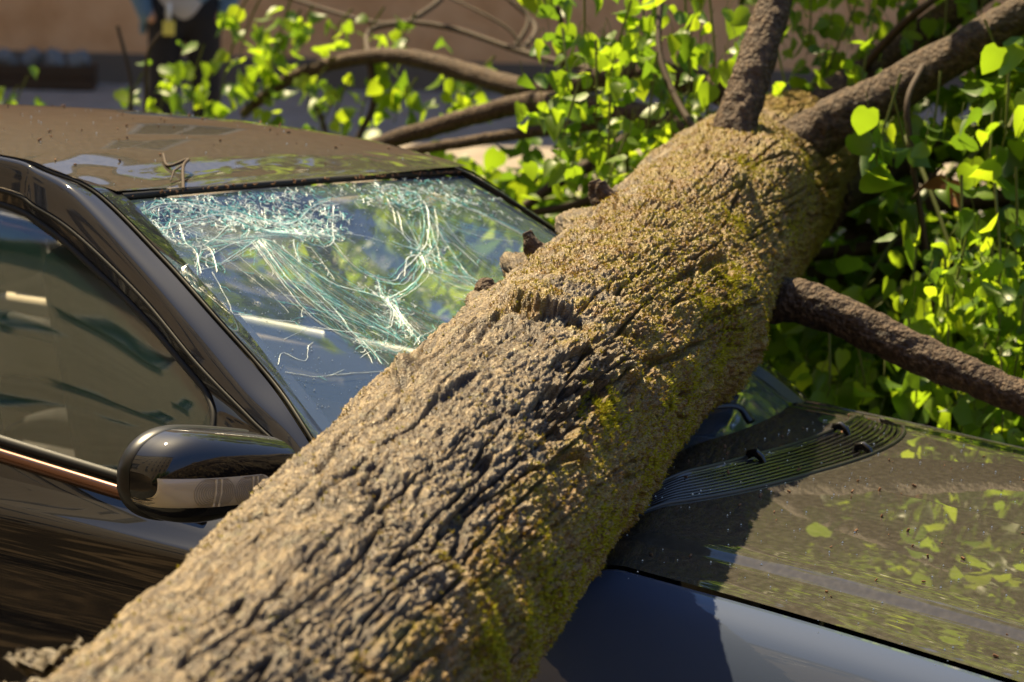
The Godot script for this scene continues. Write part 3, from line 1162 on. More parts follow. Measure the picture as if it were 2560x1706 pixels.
# fracture lines as (u, v) on the windscreen; the first figure is their weight
const CRACKS := [
	"3 0.016,0.044 0.062,0.025 0.115,0.027 0.177,0.045 0.230,0.057 0.279,0.089 0.338,0.102 0.423,0.065 0.471,0.063",
	"3 0.039,0.090 0.128,0.068 0.209,0.062 0.245,0.111 0.286,0.141 0.340,0.141 0.388,0.117",
	"2 0.071,0.182 0.123,0.144 0.179,0.100 0.213,0.082",
	"2 0.220,0.122 0.177,0.168 0.241,0.160 0.280,0.167 0.306,0.198 0.332,0.210 0.369,0.193 0.407,0.152 0.467,0.079",
	"3 0.183,0.192 0.156,0.338 0.159,0.448 0.173,0.556 0.166,0.636",
	"2 0.164,0.196 0.136,0.362 0.128,0.455 0.143,0.523 0.166,0.580",
	"2 0.194,0.186 0.188,0.316 0.182,0.453 0.170,0.536 0.175,0.638",
	"1 0.109,0.237 0.117,0.344 0.122,0.440 0.137,0.515 0.167,0.561",
	"1 0.079,0.252 0.097,0.354 0.098,0.448",
	"2 0.086,0.076 0.067,0.126 0.049,0.174 0.036,0.222 0.012,0.288",
	"1 0.072,0.066 0.032,0.119 0.012,0.152",
	"1 0.064,0.072 0.049,0.122 0.046,0.159",
	"2 0.071,0.182 0.069,0.214 0.059,0.248 0.046,0.288",
	"2 0.036,0.222 0.059,0.262 0.123,0.225 0.187,0.185",
	"1 0.066,0.185 0.011,0.267",
	"1 0.020,0.241 0.062,0.227 0.135,0.190 0.180,0.184",
	"1 0.009,0.280 0.065,0.264 0.141,0.221",
	"3 0.654,0.059 0.660,0.102 0.732,0.093 0.685,0.156 0.642,0.201 0.578,0.240 0.495,0.282 0.450,0.305 0.399,0.304 0.381,0.286",
	"3 0.578,0.240 0.552,0.283 0.481,0.325 0.414,0.358 0.365,0.385 0.349,0.389",
	"2 0.530,0.201 0.549,0.220 0.580,0.233",
	"2 0.567,0.247 0.525,0.256 0.477,0.302",
	"3 0.349,0.389 0.324,0.441 0.276,0.499",
	"2 0.349,0.389 0.320,0.481 0.299,0.557",
	"2 0.351,0.404 0.325,0.496 0.320,0.549",
	"2 0.399,0.304 0.347,0.375 0.349,0.389",
	"2 0.345,0.389 0.306,0.367 0.257,0.350 0.238,0.318 0.221,0.265 0.215,0.205 0.195,0.179",
	"1 0.296,0.211 0.282,0.283 0.269,0.331",
	"2 0.273,0.185 0.242,0.232 0.222,0.272",
	"2 0.374,0.186 0.362,0.253 0.371,0.299 0.403,0.304",
	"2 0.711,0.134 0.674,0.238 0.644,0.329 0.642,0.391",
	"1 0.748,0.112 0.728,0.229 0.736,0.320",
	"2 0.812,0.092 0.870,0.168 0.906,0.277",
	"2 0.552,0.283 0.588,0.313 0.637,0.336 0.661,0.379",
	"1 0.623,0.115 0.577,0.192 0.593,0.242",
	"1 0.637,0.200 0.700,0.225 0.708,0.300",
	"1 0.632,0.074 0.612,0.114 0.584,0.152",
	"2 0.278,0.566 0.318,0.535 0.344,0.520 0.385,0.495",
	"1 0.609,0.416 0.538,0.432 0.459,0.482 0.403,0.505",
	"1 0.007,0.435 0.048,0.457 0.092,0.480",
	"1 0.009,0.606 0.028,0.574 0.051,0.604 0.077,0.560",
	"1 0.050,0.529 0.107,0.502 0.131,0.514 0.185,0.539",
	"1 0.011,0.631 0.051,0.653 0.106,0.656 0.162,0.663",
	"1 0.034,0.286 0.018,0.378 0.007,0.435",
	"2 0.173,0.556 0.203,0.569 0.224,0.593 0.264,0.563",
	"1 0.159,0.448 0.200,0.483 0.241,0.518 0.264,0.563",
	"1 0.156,0.338 0.190,0.407 0.231,0.463 0.264,0.517",
	"1 0.517,0.406 0.580,0.395 0.619,0.417",
	"1 0.531,0.387 0.557,0.414 0.594,0.435",
]

var crack_rng := RandomNumberGenerator.new()
func strand(mb: MB, pts: Array, r: float, jit: float) -> void:
	var l := []
	var rr := []
	var total := 0.0
	for k in pts.size() - 1:
		total += (pts[k + 1] - pts[k]).length()
	var n := maxi(3, int(total / 0.008))
	var w := Vector2.ZERO
	var c3 := []
	for q in pts:
		c3.append(Vector3(q.x, q.y, 0))
	for q in curve(c3, n):
		w = w * 0.75 + Vector2(crack_rng.randfn(), crack_rng.randfn()) * jit
		l.append(ws(clampf(q.x + w.x, -0.0, 1.0), clampf(q.y + w.y * 1.3, 0.004, 1.0), 0.0015))
		rr.append(r * crack_rng.randf_range(0.45, 1.25))
	mb.tube(l, rr, 3, false)

func cracks(parent: Node3D) -> void:
	crack_rng.seed = 99
	var white := MB.new()
	var teal := MB.new()
	var haze := MB.new()
	for line in CRACKS:
		var bits: PackedStringArray = line.split(" ")
		var wgt := int(bits[0])
		var pts := []
		for k in range(1, bits.size()):
			var q := bits[k].split(",")
			pts.append(Vector2(float(q[0]), float(q[1])))
		for k in [0, 1, 2, 4][wgt]:
			var o := []
			var sh := Vector2(crack_rng.randfn(), crack_rng.randfn()) * 0.0035 * wgt * (0.0 if k == 0 else 1.0)
			for q in pts:
				o.append(q + sh + Vector2(crack_rng.randfn(), crack_rng.randfn()) * 0.0025 * (0.0 if k == 0 else 1.0))
			strand(white if k % 3 == 0 else teal, o, 0.00045 + 0.00024 * wgt * (1.0 if k == 0 else 0.4), 0.0006)
		# hairs that leave the main line
		for k in pts.size() - 1:
			var d: Vector2 = pts[k + 1] - pts[k]
			for h in int(0.5 + d.length() * 16.0 * (0.4 + 0.35 * wgt)):
				var f := crack_rng.randf()
				var a: Vector2 = pts[k] + d * f
				var dir := d.rotated(crack_rng.randf_range(0.25, 1.3) * (1.0 if crack_rng.randf() < 0.5 else -1.0)).normalized()
				var ln := crack_rng.randf_range(0.008, 0.035)
				strand(white if crack_rng.randf() < 0.55 else teal, [a, a + dir * ln * 0.5 + Vector2(crack_rng.randfn(), crack_rng.randfn()) * 0.003, a + dir * ln], crack_rng.randf_range(0.0003, 0.0007), 0.0005)
	# fans of fine straight fractures from the hubs
	for hub in [[0.19, 0.185, 0.9, 1.75, 34, 0.45], [0.19, 0.185, 2.2, 3.2, 10, 0.16], [0.578, 0.24, 0.2, 6.2, 18, 0.20], [0.349, 0.389, 0.3, 2.6, 16, 0.24], [0.70, 0.12, 0.2, 2.6, 22, 0.30], [0.34, 0.11, 0.2, 2.9, 16, 0.16], [0.09, 0.10, 0.6, 2.4, 12, 0.18], [0.26, 0.56, 3.6, 5.2, 14, 0.26], [0.62, 0.42, 3.3, 5.2, 14, 0.22]]:
		for k in hub[4]:
			var an := crack_rng.randf_range(hub[2], hub[3])
			var ln: float = hub[5] * crack_rng.randf_range(0.35, 1.0)
			var a := Vector2(hub[0], hub[1]) + Vector2(crack_rng.randfn(), crack_rng.randfn()) * 0.012
			var dir := Vector2(cos(an) * 0.75, sin(an))
			var b := a + dir * ln
			if b.x < 0.005 or b.x > 0.995 or b.y < 0.01:
				continue
			var st := crack_rng.randf_range(0.0, 0.35)
			strand(teal if crack_rng.randf() < 0.7 else white, [a.lerp(b, st), a.lerp(b, 0.5 + st * 0.5) + Vector2(crack_rng.randfn(), crack_rng.randfn()) * 0.006, b], crack_rng.randf_range(0.0002, 0.00045), 0.0002)
	# crushed, whitened fields along the top edge
	var fields := [[0.03, 0.10, 0.035, 0.03, 160], [0.12, 0.05, 0.06, 0.018, 260], [0.24, 0.075, 0.06, 0.022, 320], [0.34, 0.105, 0.05, 0.035, 420], [0.42, 0.10, 0.03, 0.035, 220], [0.27, 0.03, 0.13, 0.010, 240], [0.65, 0.07, 0.07, 0.025, 240], [0.78, 0.08, 0.08, 0.03, 220], [0.88, 0.12, 0.05, 0.05, 140], [0.60, 0.26, 0.03, 0.03, 120], [0.36, 0.39, 0.02, 0.03, 90], [0.30, 0.50, 0.02, 0.03, 80], [0.20, 0.57, 0.03, 0.02, 60]]
	for f in fields:
		for k in int(f[4] * 0.62):
			var a := Vector2(f[0] + crack_rng.randfn() * f[2], f[1] + crack_rng.randfn() * f[3])
			if a.x < 0.006 or a.x > 0.99 or a.y < 0.008:
				continue
			var dir := Vector2.from_angle(crack_rng.randf() * TAU)
			var ln := crack_rng.randf_range(0.004, 0.022)
			strand(white if crack_rng.randf() < 0.65 else teal, [a, a + dir * ln * 0.5 + Vector2(crack_rng.randfn(), crack_rng.randfn()) * 0.003, a + dir.rotated(crack_rng.randfn() * 0.5) * ln], crack_rng.randf_range(0.0003, 0.0010), 0.0006)
			if true:
				# a loosened flake, tilted out of the pane
				var q := ws(a.x, a.y, 0.003 + crack_rng.randf() * 0.004)
				var t := Vector3(crack_rng.randfn(), crack_rng.randfn() * 0.5, crack_rng.randfn()).normalized() * crack_rng.randf_range(0.002, 0.007)
				var b := Vector3(crack_rng.randfn(), crack_rng.randfn() * 0.5, crack_rng.randfn()).normalized() * crack_rng.randf_range(0.0015, 0.005)
				haze.tri(q, q + t, q + b, Vector3(0.45, 0.89, 0))
	# glints: chips that stand on the glass
	for k in 1500:
		var a := Vector2(pow(crack_rng.randf(), 1.3) * 0.95, crack_rng.randf() * 0.75)
		var q := ws(a.x, a.y, 0.0015)
		var sz := 0.0006 + 0.0016 * pow(crack_rng.randf(), 2.5)
		haze_chip(white, q, sz)
	stuff(obj("crack", white.mesh(), M["crack_white"], parent))
	stuff(obj("crack", teal.mesh(), M["crack_teal"], parent))
	stuff(obj("glass_flakes", haze.mesh(), M["crushed_glass"], parent))

func haze_chip(mb: MB, q: Vector3, sz: float) -> void:
	var a := q + Vector3(sz, 0, 0)
	var b := q + Vector3(-sz * 0.6, 0, sz)
	var c := q + Vector3(-sz * 0.5, 0, -sz)
	var t := q + Vector3(0, sz * 1.4, 0)
	mb.tri(a, b, t, Vector3(0.2, 0.5, 0.8))
	mb.tri(b, c, t, Vector3(-1, 0.5, 0))
	mb.tri(c, a, t, Vector3(0.2, 0.5, -0.8))

func nose(c: Node3D) -> void:
	# bumper, lights and grille; ahead of the picture's edge
	var mb := MB.new()
	var p := PackedVector3Array()
	for i in 40:
		var a := lerpf(-1.0, 1.0, i / 39.0)
		var z := 0.86 * signf(a) * pow(absf(a), 0.8)
		var x := 1.70 - 0.22 * pow(absf(a), 3.0)
		for q in [[-0.14, 0.60], [-0.03, 0.59], [0.0, 0.54], [0.0, 0.42], [-0.02, 0.30], [-0.10, 0.22]]:
			p.append(Vector3(x + q[0], q[1], z))
	mb.grid(p, 40, 6, Vector3(1, 0, 0))
	obj("front_bumper", mb.mesh(), M["black_paint"], c)
	mb = MB.new()
	p = PackedVector3Array()
	for i in 20:
		var z := lerpf(-0.40, 0.40, i / 19.0)
		for j in 5:
			p.append(Vector3(1.50 + 0.06 * j / 4.0 - 0.08 * z * z, hood_y(1.5, z) - 0.02 - 0.13 * j / 4.0, z))
	mb.grid(p, 20, 5, Vector3(1, 0, 0))
	var g := obj("grille", mb.mesh(), M["matt_black"], c)
	for k in 4:
		mb = MB.new()
		var y := 0.70 - k * 0.032
		mb.tube([Vector3(1.535, y, -0.38), Vector3(1.548, y, 0), Vector3(1.535, y, 0.38)], [0.007, 0.007, 0.007], 6)
		obj("grille_bar", mb.mesh(), M["chrome"], g)
	for s in [-1, 1]:
		mb = MB.new()
		var l := []
		for k in 12:
			l.append([0.115 * cos(k / 11.0 * PI / 2), 0.06 * sin(k / 11.0 * PI / 2)])
		lathe(mb, l, Transform3D(Basis(Vector3.BACK, -1.15), Vector3(1.47, 0.655, 0.60 * s)), 28)
		obj("headlight", mb.mesh(), M["lens_plastic"], c)
		mb = MB.new()
		lathe(mb, [[0.12, 0.0], [0.125, -0.03], [0.11, -0.09]], Transform3D(Basis(Vector3.BACK, -1.15), Vector3(1.47, 0.655, 0.60 * s)), 28)
		obj("headlight_housing", mb.mesh(), M["black_paint"], c)

func tail(c: Node3D) -> void:
	var mb := MB.new()
	var p := PackedVector3Array()
	for i in 30:
		var f := i / 29.0
		var x := lerpf(-2.6, -3.25, f)
		for j in 30:
			var z := lerpf(-1.0, 1.0, j / 29.0) * lerpf(0.53, 0.66, f)
			p.append(Vector3(x, lerpf(roof_y(-2.6, 0.0), 1.03, f) + 0.02 * sin(f * PI) - 0.03 * pow(z / 0.6, 2.0), z))
	mb.grid(p, 30, 30, Vector3.UP)
	obj("rear_window", mb.mesh(), M["side_glass"], c)
	mb = MB.new()
	p = PackedVector3Array()
	for q in [[-3.22, 1.03], [-3.3, 1.02], [-3.6, 1.0], [-3.72, 0.96], [-3.76, 0.85], [-3.78, 0.6]]:
		for j in 20:
			var z := lerpf(-0.80, 0.80, j / 19.0)
			p.append(Vector3(q[0] + 0.08 * pow(absf(z), 3.0), q[1] - 0.05 * pow(z / 0.8, 4.0), z))
	mb.grid(p, 6, 20, Vector3(-0.5, 1, 0))
	obj("boot_lid", mb.mesh(), M["dusty_black_paint"], c)
	mb = MB.new()
	mb.rbox(Transform3D(Basis(), Vector3(-3.70, 0.42, 0)), Vector3(0.28, 0.40, 1.7), 0.09)
	obj("rear_bumper", mb.mesh(), M["black_paint"], c)
	for s in [-1, 1]:
		mb = MB.new()
		mb.quad(Vector3(-2.6, 1.32, 0.53 * s), Vector3(-2.55, 0.98, 0.815 * s), Vector3(-3.35, 1.0, 0.80 * s), Vector3(-3.25, 1.03, 0.66 * s), Vector3(0, 0.5, s))
		mb.quad(Vector3(-2.6, 1.32, 0.53 * s), Vector3(-2.6, 1.28, 0.585 * s), Vector3(-2.5, 1.24, 0.595 * s), Vector3(-2.55, 0.98, 0.815 * s), Vector3(0, 0.5, s))
		mb.quad(Vector3(-3.25, 1.03, 0.66 * s), Vector3(-3.35, 1.0, 0.80 * s), Vector3(-3.72, 0.95, 0.78 * s), Vector3(-3.6, 1.0, 0.6 * s), Vector3(0, 1, 0.3 * s))
		mb.quad(Vector3(-3.35, 1.0, 0.802 * s), Vector3(-3.35, 0.3, 0.85 * s), Vector3(-3.72, 0.3, 0.82 * s), Vector3(-3.72, 0.95, 0.78 * s), Vector3(0, 0, s))
		obj("rear_pillar", mb.mesh(), M["black_paint"], c)
		mb = MB.new()
		mb.rbox(Transform3D(Basis(), Vector3(-3.72, 0.80, 0.62 * s)), Vector3(0.08, 0.16, 0.30), 0.03)
		obj("tail_light", mb.mesh(), M["tail_red"], c)

func cabin(c: Node3D) -> void:
	var mb := MB.new()
	mb.rbox(Transform3D(Basis(), Vector3(-1.2, 0.28, 0)), Vector3(4.4, 0.06, 1.6), 0.01)
	obj("floor", mb.mesh(), M["matt_black"], c)
	mb = MB.new()
	mb.rbox(Transform3D(Basis(Vector3.BACK, -0.12), Vector3(-0.40, 0.80, 0)), Vector3(0.46, 0.16, 1.36), 0.06)
	mb.rbox(Transform3D(Basis(Vector3.BACK, 0.2), Vector3(-0.52, 0.62, 0)), Vector3(0.22, 0.4, 1.3), 0.05)
	obj("dashboard", mb.mesh(), M["dash_plastic"], c)
	for s in [-1, 1]:
		for x in [-1.25, -2.15]:
			mb = MB.new()
			var z: float = 0.37 * s
			mb.rbox(Transform3D(Basis(), Vector3(x, 0.50, z)), Vector3(0.52, 0.16, 0.50), 0.06)
			mb.rbox(Transform3D(Basis(Vector3.BACK, 0.28), Vector3(x - 0.36, 0.82, z)), Vector3(0.15, 0.64, 0.48), 0.06)
			var st := obj("seat", mb.mesh(), M["seat_cloth"], c)
			mb = MB.new()
			mb.rbox(Transform3D(Basis(Vector3.BACK, 0.2), Vector3(x - 0.47, 1.19, z)), Vector3(0.10, 0.17, 0.26), 0.05)
			obj("headrest", mb.mesh(), M["seat_cloth"], st)
		# inner sill of the doors
		mb = MB.new()
		mb.rbox(Transform3D(Basis(), Vector3(-1.4, 0.60, 0.77 * s)), Vector3(2.2, 0.58, 0.05), 0.02)
		var dc := obj("door_card", mb.mesh(), M["cream_trim"], c)
		for band in [[0.79, 0.055], [0.62, 0.085], [0.44, 0.05]]:
			mb = MB.new()
			mb.rbox(Transform3D(Basis(Vector3.BACK, -0.03), Vector3(-1.4, band[0], 0.735 * s)), Vector3(2.1, band[1], 0.06), 0.02)
			obj("armrest", mb.mesh(), M["matt_black"], dc)
	mb = MB.new()
	mb.tube(curve([Vector3(-2.2, 0.945, -0.66), Vector3(-1.7, 0.925, -0.665), Vector3(-1.05, 0.90, -0.655)], 14), [0.018, 0.019, 0.019, 0.019, 0.019, 0.019, 0.019, 0.019, 0.019, 0.019, 0.019, 0.019, 0.019, 0.017], 12)
	obj("door_top_trim", mb.mesh(), M["pale_trim"], c)
	# steering wheel on the far side
	var t := Transform3D(Basis(Vector3.BACK, 1.15), Vector3(-0.78, 0.86, -0.37))
	mb = MB.new()
	var l := []
	var r := []
	for k in 41:
		var a := TAU * k / 40.0
		l.append(t * Vector3(cos(a) * 0.185, 0, sin(a) * 0.185))
		r.append(0.015)
	mb.tube(l, r, 8, false)
	var sw := obj("steering_wheel", mb.mesh(), M["black_plastic"], c)
	mb = MB.new()
	mb.tube([t * Vector3(0, 0.02, 0), t * Vector3(0, -0.06, 0)], [0.075, 0.05], 16)
	for k in 3:
		var a := TAU * k / 3.0 + 0.5
		mb.tube([t * Vector3(cos(a) * 0.05, 0, sin(a) * 0.05), t * Vector3(cos(a) * 0.18, 0, sin(a) * 0.18)], [0.02, 0.014], 6)
	obj("hub", mb.mesh(), M["black_plastic"], sw)
	mb = MB.new()
	mb.rbox(Transform3D(Basis(Vector3.BACK, 0.3), Vector3(-0.83, 1.25, -0.02)), Vector3(0.03, 0.06, 0.2), 0.014)
	obj("rear_view_mirror", mb.mesh(), M["black_plastic"], c)

# ---------------------------------------------------------------- leaves
func leaf_pose(p: Vector3, size: float, rs: RandomNumberGenerator) -> Transform3D:
	var yaw := rs.randf() * TAU
	var droop := rs.randfn() * 0.55
	var roll := rs.randfn() * 0.6
	if rs.randf() < 0.22:
		droop += 1.1
	var b := Basis(Vector3.UP, yaw) * Basis(Vector3.RIGHT, droop) * Basis(Vector3.BACK, roll)
	return Transform3D(b.scaled(Vector3.ONE * size), p)

func leaf_mesh(curl: float, fine: bool) -> ArrayMesh:
	# heart-shaped leaf, stalk at the origin, tip along -y, one unit long
	var half := [[0.0, -0.05], [0.16, 0.045], [0.33, 0.0], [0.45, -0.16], [0.49, -0.34], [0.45, -0.52], [0.35, -0.69], [0.20, -0.84], [0.08, -0.95], [0.0, -1.08]]
	if not fine:
		half = [[0.0, -0.05], [0.22, 0.04], [0.45, -0.16], [0.47, -0.42], [0.27, -0.76], [0.0, -1.05]]
	var mb := MB.new()
	for s in [1, -1]:
		for k in half.size() - 1:
			var a: Array = half[k]
			var b: Array = half[k + 1]
			var q := []
			for e in [[0.0, minf(a[1], -0.05)], [a[0] * s, a[1]], [b[0] * s, b[1]], [0.0, minf(b[1], -0.05)]]:
				var x: float = absf(e[0])
				var y: float = e[1]
				var wave := 0.06 * sin(y * 11.0 + s) * x
				q.append(Vector3(e[0], y, curl * (x * 1.1 + x * x * 0.7) - curl * 1.1 * y * y + wave))
			mb.quad(q[0], q[1], q[2], q[3], Vector3.BACK)
	# the sheet is smooth: one normal per place
	var sums := {}
	for k in mb.v.size():
		var key := mb.v[k].snapped(Vector3.ONE * 0.001)
		sums[key] = sums.get(key, Vector3.ZERO) + mb.n[k]
	for k in mb.v.size():
		mb.n[k] = (sums[mb.v[k].snapped(Vector3.ONE * 0.001)] as Vector3).normalized()
	return mb.mesh()

var coarse_leaf := []
func leaf_cloud(called: String, ts: Array, tone: int, parent: Node3D) -> MultiMeshInstance3D:
	if coarse_leaf.is_empty():
		coarse_leaf = [leaf_mesh(0.15, false), leaf_mesh(-0.35, false), leaf_mesh(0.5, false)]
	var mm := MultiMesh.new()
	mm.transform_format = MultiMesh.TRANSFORM_3D
	mm.mesh = coarse_leaf[tone % 3]
	mm.instance_count = ts.size()
	for k in ts.size():
		mm.set_instance_transform(k, ts[k])
	var o := MultiMeshInstance3D.new()
	o.name = called
	o.multimesh = mm
	o.material_override = M["leaf_%d" % tone]
	parent.add_child(o, true)
	return o

# ---------------------------------------------------------------- the fallen tree
func trunk_axis(s: float) -> Vector3:
	# s in metres along the trunk from the point nearest the viewer in the picture
	var knots := [-4.2, -2.6, 0.0, 0.383, 1.069, 2.125, 3.198, 4.192, 5.041]
	var pts := [Vector3(1.95, 0.44, 5.75), Vector3(1.48, 0.73, 4.25)] + TRUNK
	if s <= knots[0]:
		return pts[0]
	for k in knots.size() - 1:
		if s <= knots[k + 1]:
			var f: float = (s - knots[k]) / (knots[k + 1] - knots[k])
			var p0: Vector3 = pts[maxi(k - 1, 0)]
			var p3: Vector3 = pts[mini(k + 2, pts.size() - 1)]
			return (pts[k] as Vector3).lerp(pts[k + 1], f) * 0.5 + (pts[k] as Vector3).cubic_interpolate(pts[k + 1], p0, p3, f) * 0.5
	return pts[pts.size() - 1]

const TRUNK_R := [[-4.2, 0.44], [-3.6, 0.32], [-2.6, 0.25], [-1.0, 0.205], [0.0, 0.198], [1.0, 0.196], [2.1, 0.194], [2.6, 0.199], [3.2, 0.204], [4.2, 0.18], [5.0, 0.12]]

func trunk_frame(s: float) -> Transform3D:
	# basis.y = up across the trunk, basis.z = along it, basis.x = towards the viewer's right
	var t := (trunk_axis(s + 0.03) - trunk_axis(s - 0.03)).normalized()
	var up := (Vector3.UP - t * t.y).normalized()
	return Transform3D(Basis(t.cross(up), up, t), trunk_axis(s))

var bn := {}
func bump(s: float, th: float, s0: float, th0: float, rs: float, rt: float) -> float:
	# smooth hill on the trunk surface; th in degrees, radii in metres
	var dt := wrapf(th - th0, -180.0, 180.0) * 0.0036
	var d := (s - s0) * (s - s0) / (rs * rs) + dt * dt / (rt * rt)
	return exp(-d)

var tuft_at := []
# [relief, moss 0..1, rawness 0..1] of the bark at a place
func bark(s: float, th: float) -> Vector3:
	var a := deg_to_rad(th)
	var tw := a - s * 0.4
	var ca := cos(tw) * 0.2
	var sa := sin(tw) * 0.2
	var wob: float = bn.warp.get_noise_3d(ca, sa, s)
	var side := smoothstep(-25.0, 75.0, th)
	# long furrows, deeper on the flank
	var wide := Vector3(ca + wob * 0.0045, sa - wob * 0.0045, s * 0.065)
	var r: float = bn.furrow.get_noise_3dv(wide)
	var brk: float = bn.moss.get_noise_3d(ca * 2.0, sa * 2.0, s * 0.9 + 5.0)
	var fur := smoothstep(0.83, 0.945, 1.0 - absf(r) * 1.9) * smoothstep(-0.55, -0.2, brk)
	var r2: float = bn.furrow2.get_noise_3d(ca + wob * 0.004, sa, s * 0.14)
	var fur2 := smoothstep(0.80, 0.95, 1.0 - absf(r2) * 1.9) * smoothstep(0.40, 0.0, brk)
	# plates broken across
	var pe := smoothstep(-0.97, -0.74, float(bn.plate.get_noise_3d(ca + wob * 0.004, sa, s * 0.26)))
	var pv: float = bn.plate_tone.get_noise_3d(ca + wob * 0.004, sa, s * 0.26)
	var fe := smoothstep(-0.98, -0.70, float(bn.flake.get_noise_3d(ca, sa, s * 0.20)))
	var fv: float = bn.flake_tone.get_noise_3d(ca, sa, s * 0.20)
	var gr: float = bn.grain.get_noise_3d(ca, sa, s * 0.6)
	var fine: float = bn.fine.get_noise_3d(ca, sa, s * 0.55)
	var lowf: float = bn.low.get_noise_3d(ca, sa, s)
	var h := 0.012 * lowf
	var deep := lerpf(0.42, 1.1, side)
	h -= fur * 0.0190 * deep
	h -= fur2 * 0.0050 * lerpf(0.7, 1.0, side)
	h += ((pe - 1.0) * 0.0030 + pv * 0.0013) * lerpf(0.7, 1.5, side)
	h += (fe - 1.0) * 0.0013 + fv * 0.0009
	h += gr * 0.0008 + fine * 0.0012
	# scars: collar, torn field, swellings at the limbs, knobs on the back
	var raw := 0.0
	var torn := bump(s, th, 1.02, 42.0, 0.13, 0.050) + bump(s, th, 0.86, 45.0, 0.09, 0.035) + 0.8 * bump(s, th, 1.17, 47.0, 0.06, 0.03)
	torn = smoothstep(0.42, 0.62, torn + 0.25 * lowf + 0.14 * gr)
	if torn > 0.0:
		var chunk: float = bn.chunk.get_noise_3d(ca, sa, s * 0.8)
		h += torn * (-0.017 + chunk * 0.026 + gr * 0.006)
		raw = torn
	h += 0.022 * smoothstep(0.35, 0.75, bump(s, th, 1.205, 8.0, 0.035, 0.062) + 0.15 * gr)
	h -= 0.010 * bump(s, th, 1.145, 12.0, 0.02, 0.05)
	h += 0.030 * bump(s, th, 1.10, 40.0, 0.10, 0.05) + 0.02 * bump(s, th, 1.16, 55.0, 0.05, 0.03)
	h += 0.035 * bump(s, th, 2.05, 100.0, 0.16, 0.10) + 0.022 * bump(s, th, 1.95, 72.0, 0.12, 0.05)
	h += 0.035 * bump(s, th, 2.50, 26.0, 0.10, 0.06) + 0.045 * bump(s, th, 3.0, 44.0, 0.2, 0.08)
	h += 0.050 * bump(s, th, 1.93, -62.0, 0.055, 0.03) + 0.035 * bump(s, th, 1.62, -58.0, 0.07, 0.03) + 0.045 * bump(s, th, 2.35, -60.0, 0.06, 0.035)
	h += 0.018 * bump(s, th, 0.89, -24.0, 0.025, 0.016) + 0.02 * bump(s, th, 0.62, -66.0, 0.04, 0.02) + 0.02 * bump(s, th, 1.40, -68.0, 0.05, 0.02)
	# moss: the damp flank and the far, upper end
	var mn: float = bn.moss.get_noise_3d(ca * 1.2, sa * 1.2, s * 0.8)
	var m := smoothstep(20.0, 80.0, th) * 0.95 * smoothstep(175.0, 120.0, th) + smoothstep(0.8, 1.9, s) * 1.0 * smoothstep(-60.0, 20.0, th) * smoothstep(170.0, 110.0, th)
	m += 0.35 * bump(s, th, 1.205, 5.0, 0.05, 0.06) + 0.3 * bump(s, th, 1.1, 35.0, 0.08, 0.05) + 0.25 * bump(s, th, 2.3, -55.0, 0.3, 0.06)
	m = smoothstep(0.30, 0.66, m + 0.75 * mn + 0.10 * fur + 0.1 * gr)
	return Vector3(h, m * (1.0 - 0.7 * raw), fur * deep * 1.4 + fur2 * 0.6 + raw * 0.2 + (1.0 - pe) * 0.45 + (1.0 - fe) * 0.35 - 0.22 * pv - 0.25 * fv + 0.18 * side)

